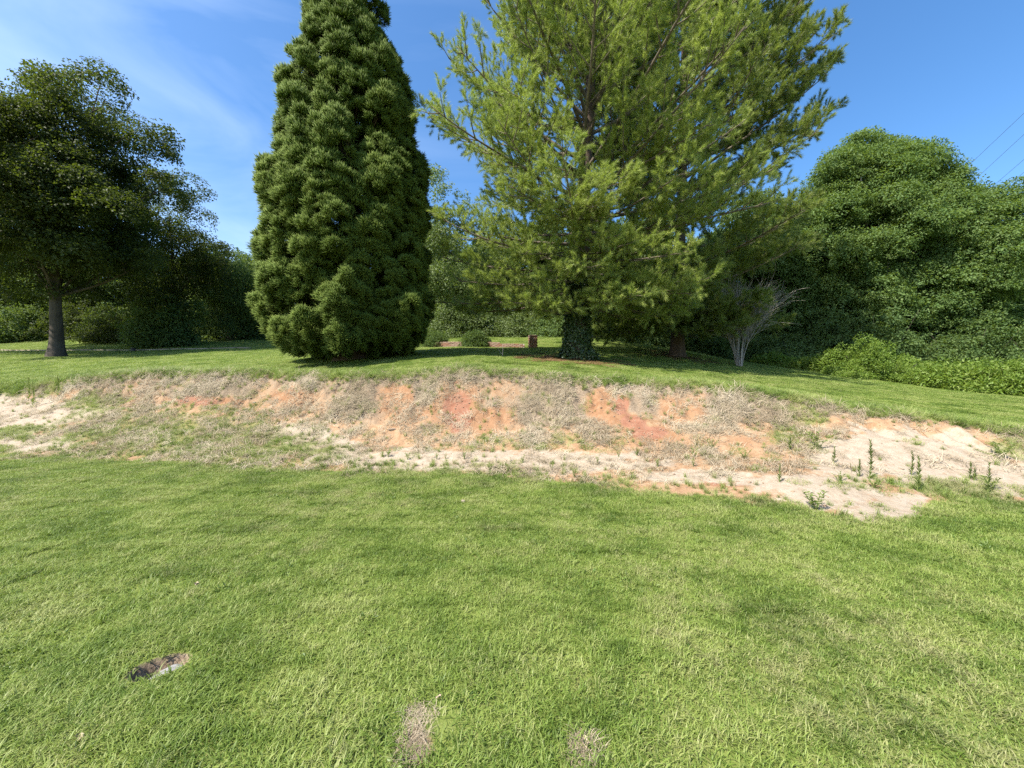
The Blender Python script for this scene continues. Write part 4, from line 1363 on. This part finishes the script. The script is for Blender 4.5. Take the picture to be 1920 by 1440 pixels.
shrub('round_shrub', 'clipped round bush in the middle of the low brick edging', 892, 21.3, 1.9, 0.95, K_SMALL, 'small', 520, 'clipped bushes by the brick edging', 1, rough=0.2)
shrub('round_shrub', 'clipped round bush half hidden by the tall dense conifer', 818, 21.8, 1.7, 0.95, K_SMALL, 'small', 480, 'clipped bushes by the brick edging', 2, rough=0.2)
border = [
    (1620, 18.0, 2.2, 1.75, 'tallest pale leafy bush in the bright shrub border'),
    (1562, 19.0, 1.6, 1.10, 'bright bush just beside the tallest pale one, towards the bare grey shrub'),
    (1505, 20.5, 2.2, 0.60, 'low bright bush nearest the bare grey shrub'),
    (1450, 21.5, 2.0, 0.45, 'lowest bright bush at the start of the shrub border'),
    (1672, 17.5, 2.0, 0.95, 'bright bush directly beyond the tallest pale one'),
    (1735, 16.8, 2.2, 1.00, 'bushy green shrub in the middle of the border under the huge tree'),
    (1790, 16.0, 2.0, 0.95, 'feathery bright shrub near the lawn edge of the border'),
    (1845, 15.6, 2.0, 0.95, 'low spreading bright shrub next to the last tall one'),
    (1900, 15.2, 2.0, 1.30, 'last tall shrub of the border at the view edge'),
    (1960, 14.6, 2.2, 1.10, 'shrub at the border end, cut by the view edge'),
    (1700, 19.5, 2.4, 1.15, 'darker shrub at the back of the border under the huge tree'),
    (1820, 18.5, 2.6, 1.25, 'dark broad shrub at the back of the border near its end'),
    (1590, 17.4, 1.4, 0.55, 'small bright plant in front of the tallest pale bush'),
]
for k, (px, d, w, h, lab) in enumerate(border):
    shrub('border_shrub', lab, px, d, w * 1.15, h, K_BRIGHT, 'bright', int(150 * w * (0.4 + h)), 'bright shrubs bordering the lawn', 10 + k, rough=1.2, scale=0.8 + 0.5 * ((k * 5) % 4) / 3)
# understory along the wood edge
under = [(-40, 29, 4.5, 2.6, 'dark understory bush at the view edge under the oaks'), (40, 30, 4.2, 2.4, 'understory bush just past the oak trunk, towards the view edge'), (150, 31, 4.5, 2.6, 'understory bush right behind the oak trunk'),
         (235, 32, 4.0, 3.0, 'understory bush on the crest of the far mound'), (300, 32, 4.0, 2.8, 'understory bush below the sloping dark tree'), (365, 32, 3.6, 2.6, 'understory bush between the sloping dark tree and the drooping tree'),
         (480, 33, 4.0, 2.8, 'understory bush at the foot of the tall dense conifer'), (845, 29, 3.6, 2.6, 'understory bush beyond the half-hidden clipped bush'), (905, 30, 4.0, 3.0, 'understory bush beyond the middle clipped bush'),
         (965, 30, 3.6, 2.4, 'understory bush just short of the brick pillar'), (1030, 29, 3.6, 2.3, 'understory bush beyond the brick pillar'), (1110, 29, 4.0, 2.4, 'understory bush straight behind the ivy-covered trunk'),
         (1190, 28, 3.6, 2.4, 'understory bush between the two pine trunks'), (1255, 28, 3.6, 2.2, 'understory bush right behind the second pine trunk'), (1330, 27, 3.4, 2.0, 'understory bush between the second pine and the bare shrub'),
         (1420, 27, 3.4, 2.2, 'understory bush behind the bare grey shrub'),
         (425, 34, 4.5, 3.0, 'understory bush below the drooping tree'), (312, 26, 3.8, 2.2, 'dark bush hiding the foot of the sloping dark tree'), (215, 28, 4.0, 2.4, 'dark bush between the lone oak and the sloping dark tree'), (1378, 30, 4.5, 2.6, 'dark understory bush straight behind the base of the bare grey shrub'), (870, 37, 6, 4.0, 'tall thicket bush deep in the wood behind the clipped bushes'), (940, 38, 6, 4.2, 'tall thicket bush deep in the wood before the brick pillar'),
         (1000, 36, 6, 4.4, 'tall thicket bush deep in the wood behind the brick pillar'), (1065, 37, 6, 4.0, 'tall thicket bush deep in the wood beside the ivy-covered trunk'), (1150, 36, 6, 4.2, 'tall thicket bush deep in the wood past the ivy-covered trunk'),
         (1480, 26, 4.0, 2.6, 'understory bush at the start of the shrub border'), (1560, 26, 4.5, 3.2, 'understory bush behind the tallest pale bush'), (1650, 25, 4.5, 3.0, 'understory bush under the boughs of the huge round-headed tree'),
         (1740, 25, 4.5, 3.4, 'dark understory bush hiding the trunk of the huge tree'), (1820, 24, 4.5, 3.0, 'understory bush behind the dark broad shrub'), (1900, 23, 4.5, 3.2, 'understory bush behind the last tall border shrub'), (1990, 22, 4.5, 3.0, 'understory bush at the view edge beyond the border')]
for k, (px, d, w, h, lab) in enumerate(under):
    dk = px < 340 and k % 2 == 0
    pl = 820 < px < 1015  # middle bushes get paler leaves: sunlight put into their colour
    shrub('understory_bush', lab, px, d, w * 1.2, h * (0.8 + 0.9 * ((k * 7) % 5) / 4), K_OAK if dk else (K_PALE if pl else K_WOODS), 'oak' if dk else ('pale' if pl else 'woods'), 420, 'bushes along the edge of the wood', 40 + k, scale=0.9)

# bare multi-stemmed shrub
rng = np.random.default_rng(61)
b = at(1386, 18.0)
root = thing('bare_shrub', b, 'bare pale grey many-stemmed shrub fanning up beside the shrub border', 'shrub')
for s in range(17):
    a = s * 2.4 + rng.random() * 0.4
    sp = 0.30 + 0.95 * rng.random() ** 0.8
    hh = 2.4 + 1.1 * rng.random()
    tip = np.array([math.cos(a) * sp + 0.10, math.sin(a) * sp * 0.8, hh])
    mb = MB()
    c = curve((0.10 * math.cos(a), 0.10 * math.sin(a), -0.1), tip, (-0.12 * math.cos(a) * sp - 0.10, -0.12 * math.sin(a) * sp, 0.15), 9)
    c += np.cumsum(rng.normal(size=c.shape) * 0.05, 0) * np.linspace(0, 1, 9)[:, None]
    mb.tube(c, np.linspace(0.026, 0.006, 9), 6)
    for q in range(22):
        i0 = 3 + q % 6
        d = norm(c[min(i0 + 1, 8)] - c[i0 - 1]) + rng.normal(size=3) * 0.28
        ln = 0.6 + 0.8 * rng.random()
        c2 = curve(c[i0], c[i0] + norm(d) * ln, rng.normal(size=3) * 0.04, 5)
        mb.tube(c2, np.linspace(0.011, 0.004, 5), 4, False)
        for q2 in range(4):
            d2 = norm(norm(d) + rng.normal(size=3) * 0.4)
            mb.tube(curve(c2[min(4, 1 + q2)], c2[min(4, 1 + q2)] + d2 * 0.5, (0, 0, 0.02), 4), np.linspace(0.007, 0.003, 4), 3, False)
    link('stem', mb.mesh('stem', M_PALEB), root)

# ivy on the pine trunk
rng = np.random.default_rng(62)
n = 380
zz = rng.random(n) ** 1.5 * 3.2
aa = rng.random(n) * 6.28
rr = 0.36 * (1 - zz / 20) + 0.17 * np.exp(-zz / 0.38) + 0.05 + 0.05 * rng.random(n) + 0.18 * np.exp(-zz / 0.25)
P = np.stack([np.cos(aa) * rr, np.sin(aa) * rr, zz], -1)
iv = thing('ivy_plant', p1, 'dark ivy clothing the lower trunk of the broad yellow-green pine', 'ivy')
mb = MB()
for s in range(7):
    a0 = s * 0.9
    t = np.linspace(0, 1, 10)
    r_ = 0.36 * (1 - t * 2.8 / 20) + 0.17 * np.exp(-t * 2.8 / 0.38) + 0.03
    mb.tube(np.stack([np.cos(a0 + 0.5 * np.sin(t * 5)) * r_, np.sin(a0 + 0.5 * np.sin(t * 5)) * r_, t * 2.8 - 0.05], -1), np.linspace(0.025, 0.008, 10), 5)
link('stem', mb.mesh('stem', M_BARK), iv)
scatter('foliage', 'ivy', K_IVY, P, frames(np.stack([np.cos(aa), np.sin(aa), np.full(n, 0.35)], -1), rng.random(n) * 6.28), 0.7 + 0.6 * rng.random(n), iv, kind='stuff')

# fallen needles round the pine trunks
rng = np.random.default_rng(64)
ln_ = 260
aa2 = rng.random(ln_) * 6.28; r2 = 0.4 + 2.0 * rng.random(ln_) ** 1.4
cx2 = np.where(np.arange(ln_) % 3 == 0, p2[0], p1[0] - 0.15); cy2 = np.where(np.arange(ln_) % 3 == 0, p2[1], p1[1])
lx, ly = cx2 + np.cos(aa2) * r2, cy2 + np.sin(aa2) * r2
M_LITTER = leaf_mat('fallen_needles', [(0.0, (0.11, 0.060, 0.032)), (0.6, (0.20, 0.115, 0.062)), (1.0, (0.28, 0.18, 0.10))], 0.1, 0.85, 0.1)
K_LITTER = [blades('needle_litter_patch', M_LITTER, 110, 0.22, 0.03, 0.075, 0.006, 2.4) for _ in range(3)]
scatter('needle_litter', 'litter', K_LITTER, np.stack([lx, ly, ground_full(lx, ly) + 0.02], -1), frames(slope_normals(lx, ly), rng.random(ln_) * 6.28), 0.7 + 0.6 * rng.random(ln_), None,
        kind='stuff', label='brown fallen needles round the pine trunks', category='litter')

# young stick-like sapling near the pine
b = at(941, 14.2)
sp_ = thing('sapling', b, 'thin leafless forked sapling in the shade on the mound', 'sapling')
mb = MB(); mb.tube(curve((0, 0, -0.05), (0.03, 0, 0.48), (0.02, 0, 0), 6), np.linspace(0.013, 0.006, 6), 6)
link('stem', mb.mesh('stem', M_PALEB), sp_)
mb = MB(); mb.tube(curve((0.01, 0, 0.12), (-0.14, 0.02, 0.36), (-0.02, 0, -0.02), 5), np.linspace(0.008, 0.004, 5), 5)
link('twig', mb.mesh('twig', M_PALEB), sp_)

# ------------------------------------------------------------------ brickwork, dirt band, stone, stones
M_BRICK = plain_mat('red_brick', (0.20, 0.100, 0.066), (0.33, 0.185, 0.13), 5, 0.9, 0.4)
M_BRICK2 = plain_mat('pale_brick', (0.24, 0.155, 0.115), (0.36, 0.255, 0.20), 5, 0.9, 0.4)
M_MORTAR = plain_mat('mortar', (0.20, 0.18, 0.15), (0.30, 0.27, 0.235), 20)
M_TAN = plain_mat('tan_dirt_stone', (0.17, 0.14, 0.10), (0.34, 0.29, 0.22), 0.8, 0.9, 0.4)
M_STONE = plain_mat('grey_stone', (0.14, 0.14, 0.14), (0.30, 0.295, 0.285), 14, 0.85, 0.6)
M_CLOD = plain_mat('earth_clod', (0.16, 0.115, 0.08), (0.34, 0.27, 0.20), 12, 0.95, 0.5)
M_DARK = plain_mat('dark_iron', (0.03, 0.028, 0.026), (0.07, 0.06, 0.055), 12, 0.7)
M_LEAF = plain_mat('dry_leaf', (0.26, 0.20, 0.13), (0.46, 0.38, 0.28), 40, 0.8)
M_WIRE = plain_mat('cable', (0.03, 0.03, 0.035), (0.06, 0.06, 0.07), 5, 0.6)


def brick_mesh(lx, ly, lz, mat):
    me = bpy.data.meshes.new('brick')
    import bmesh
    bm = bmesh.new()
    bmesh.ops.create_cube(bm, size=1.0)
    bmesh.ops.scale(bm, vec=(lx, ly, lz), verts=bm.verts)
    bmesh.ops.bevel(bm, geom=bm.edges, offset=0.006, segments=1, affect='EDGES')
    bm.to_mesh(me); bm.free()
    me.materials.append(mat)
    return me


b = at(999, 20.6)
pil = thing('brick_pillar', b, 'small square red brick pillar standing on the mound', 'pillar')
pil.rotation_euler.z = 0.15
mb = MB(); mb.box((-0.185, -0.185, -0.1), (0.185, 0.185, 0.625))
link('mortar_core', mb.mesh('mortar_core', M_MORTAR, False), pil)
bmes = [brick_mesh(0.195, 0.10, 0.065, M_BRICK), brick_mesh(0.195, 0.10, 0.065, M_BRICK2)]
rng = np.random.default_rng(63)
for c in range(8):
    for side in range(4):
        for q in range(2):
            o = link('brick', bmes[int(rng.random() < 0.3)], pil)
            s = (-0.105 + 0.21 * q) + (0.05 if c % 2 else -0.05) * 0.5
            off = 0.146
            ang = side * math.pi / 2
            o.location = (math.cos(ang) * off - math.sin(ang) * s, math.sin(ang) * off + math.cos(ang) * s, 0.045 + c * 0.077)
            o.rotation_euler.z = ang + math.pi / 2
mb = MB(); mb.box((-0.215, -0.215, 0.628), (0.215, 0.215, 0.675))
link('cap', mb.mesh('cap', M_BRICK2, False), pil)

# low brick edging, following the ground
A, B = at(812, 21.2), at(984, 20.9)
wall = thing('brick_edging', A, 'low pinkish brick edging wall running to the brick pillar', 'low wall')
LW = math.hypot(B[0] - A[0], B[1] - A[1]); wa = math.atan2(B[1] - A[1], B[0] - A[0])
wall.rotation_euler.z = wa
bl = [brick_mesh(0.215, 0.11, 0.068, M_BRICK2), brick_mesh(0.215, 0.11, 0.068, M_BRICK)]
for c in range(4):
    for q in range(int(LW / 0.225)):
        xx = 0.11 + q * 0.225 + (0.11 if c % 2 else 0)
        gxw, gyw = A[0] + math.cos(wa) * xx, A[1] + math.sin(wa) * xx
        zz_ = gz(gxw, gyw) - A[2]
        if c == 3 and xx > LW * 0.75:
            continue
        o = link('brick', bl[int(rng.random() < 0.25)], wall)
        o.location = (xx, rng.normal() * 0.006, zz_ + 0.02 + c * 0.076)
mb = MB()
ts = np.linspace(0.02, LW - 0.02, 12)
pp = np.array([[t, 0, gz(A[0] + math.cos(wa) * t, A[1] + math.sin(wa) * t) - A[2]] for t in ts])
for k in range(11):
    mb.add([(pp[k][0], -.035, pp[k][2] - .1), (pp[k + 1][0], -.035, pp[k + 1][2] - .1), (pp[k + 1][0], -.035, pp[k + 1][2] + .2), (pp[k][0], -.035, pp[k][2] + .2),
            (pp[k][0], .035, pp[k][2] - .1), (pp[k + 1][0], .035, pp[k + 1][2] - .1), (pp[k + 1][0], .035, pp[k + 1][2] + .2), (pp[k][0], .035, pp[k][2] + .2)],
           [(0, 1, 2, 3), (7, 6, 5, 4), (3, 2, 6, 7)])
link('mortar_core', mb.mesh('mortar_core', M_MORTAR, False), wall)

# tan dirt band of a far bunker edge, shaped as blocks; dark stub
def dirt_band(name, label, pxa, pxb, d, hgt, thick=0.22, n=26):
    base = at(pxa, d)
    root = thing(name, base, label, 'dirt band')
    xs = np.linspace((pxa - 960) / F * d, (pxb - 960) / F * d, n)
    k = 0
    while k < n - 1:
        mb = MB()
        x0, x1 = xs[k] + 0.015, xs[k + 1] - 0.015
        z0, z1 = gz(x0, d), gz(x1, d)
        t = thick / 2
        v = [(x0, d - t, z0 - .15), (x1, d - t, z1 - .15), (x1, d + t, z1 - .15), (x0, d + t, z0 - .15), (x0, d - t, z0 + hgt), (x1, d - t, z1 + hgt), (x1, d + t, z1 + hgt), (x0, d + t, z0 + hgt)]
        mb.add(np.array(v) - np.array(base), [(0, 3, 2, 1), (4, 5, 6, 7), (0, 1, 5, 4), (1, 2, 6, 5), (2, 3, 7, 6), (3, 0, 4, 7)])
        link('dirt_block', mb.mesh('dirt_block', M_TAN, False), root)
        k += 1


dirt_band('far_dirt_band', 'long low tan dirt band crossing the far lawn behind the lone oak', -140, 470, 23.6, 0.07)
b = at(250, 23.2)
st = thing('dark_stub', b, 'short dark post stub by the tan dirt band on the far lawn', 'post')
mb = MB(); mb.tube([(0, 0, -0.1), (0, 0, 0.17)], [0.10, 0.10], 10); link('post', mb.mesh('post', M_DARK), st)
mb = MB(); mb.tube([(0, 0, 0.17), (0, 0, 0.205)], [0.135, 0.12], 10); link('cap', mb.mesh('cap', M_DARK), st)


def rock(name, label, x, y, z, s, mat, seed, cat='stone', group=None):
    r = np.random.default_rng(seed)
    import bmesh
    bm = bmesh.new(); bmesh.ops.create_icosphere(bm, subdivisions=3, radius=1.0)
    ph = r.random(6) * 6
    for v in bm.verts:
        c = v.co
        k = 1 + 0.16 * math.sin(c.x * 2.3 + ph[0]) + 0.14 * math.sin(c.y * 2.9 + ph[1]) + 0.12 * math.sin(c.z * 3.3 + ph[2]) + 0.05 * math.sin(c.x * 7 + c.y * 6 + ph[3]) + 0.04 * math.sin(c.z * 9 + c.y * 8 + ph[4])
        v.co = (c.x * k * s[0], c.y * k * s[1], c.z * k * s[2])
    me = bpy.data.meshes.new(name); bm.to_mesh(me); bm.free(); me.materials.append(mat)
    me.polygons.foreach_set('use_smooth', np.ones(len(me.polygons), bool))
    o = link(name, me, None, (x, y, z), label=label, category=cat, group=group)
    o.rotation_euler.z = r.random() * 6
    return o


o = rock('buried_stone', 'flat grey stone lying in a hole in the mown lawn', HX + 0.045, HY - 0.015, gz(HX, HY) + 0.04, (0.075, 0.062, 0.026), M_STONE, 4)
o.rotation_euler = (R(8), R(-4), R(28))
for k, (px, py, s, lab) in enumerate([(699, 871, 0.05, 'dark clod in the sandy strip, nearest the lawn'), (872, 868, 0.05, 'dark clod farther along the sandy strip'), (736, 806, 0.06, 'grey clod on the orange clay below the bank'),
                                      (522, 795, 0.05, 'clod at the head of the pale washed-out gully'), (477, 756, 0.035, 'white pebble on the clay under the thatched bank'), (868, 942, 0.035, 'flat bleached stone in the lawn just before the bunker'),
                                      (1250, 860, 0.035, 'small clod below the orange streaks'), (1690, 880, 0.03, 'pebble on the white sand')]):
    p = at_px(px, py)
    rock('clod' if 'clod' in lab else 'pebble', lab, p[0], p[1], p[2] + s * 0.12, (s * 1.3, s * 0.8, s * 0.55), M_CLOD if 'clod' in lab else M_TAN, 70 + k, 'clod' if 'clod' in lab else 'stone')
# dry leaves lying on the lawn
for k, (px, py, lab) in enumerate([(368, 1101, 'crumpled pale dry leaf lying on the lawn above the hole'), (1097, 1412, 'bleached dry leaf at the bottom edge of the lawn'), (822, 1320, 'tiny pale dry leaf in the middle of the near lawn'), (150, 1394, 'dry leaf on the lawn nearest the corner')]):
    p = at_px(px, py)
    r = np.random.default_rng(90 + k)
    nn = 8
    uu, vv = np.meshgrid(np.linspace(-1, 1, nn), np.linspace(-1, 1, nn))
    wv = np.sqrt(np.maximum(0, 1 - uu ** 2)) * (0.6 + 0.1 * np.sin(uu * 9))
    s = (0.026, 0.028, 0.014, 0.02)[k]
    X = np.stack([uu * s, vv * wv * s, 0.35 * s * (vv ** 2) + 0.25 * s * np.sin(uu * 3 + vv * 2)], -1).reshape(-1, 3)
    i0 = np.arange(nn - 1)[:, None] * nn + np.arange(nn - 1)[None]
    me = mesh_np('dry_leaf', X, [np.stack([i0, i0 + 1, i0 + 1 + nn, i0 + nn], -1).reshape(-1, 4)], M_LEAF, True)
    o = link('dry_leaf', me, None, (p[0], p[1], p[2] + 0.022), label=lab, category='leaf', group='dry leaves on the lawn')
    o.rotation_euler = (0.2, 0.1, r.random() * 6)

# ------------------------------------------------------------------ overhead cables
for k, (x0, y0, x1, y1, lab) in enumerate([(1826, 301, 1916, 216, 'topmost thin overhead cable above the huge round-headed tree'), (1869, 299, 1920, 252, 'second thin overhead cable from the top'),
                                           (1892, 323, 1920, 299, 'third thin overhead cable from the top'), (1896, 343, 1920, 323, 'lowest thin overhead cable, just over the tree edge')]):
    dx, dy = x1 - x0, y1 - y0
    pts = []
    for t in np.linspace(-1.6, 5.0, 24):
        d = 48.0 - 4.5 * t
        px_, py_ = x0 + dx * t * (90 / dx), y0 + dy * t * (90 / dx)
        pts.append(((px_ - 960) / F * d, d, zof(py_, d)))
    mb = MB(); mb.tube(pts, 0.017, 6)
    link('overhead_cable', mb.mesh('overhead_cable', M_WIRE), None, label=lab, category='cable', group='overhead cables')
print('scene built')
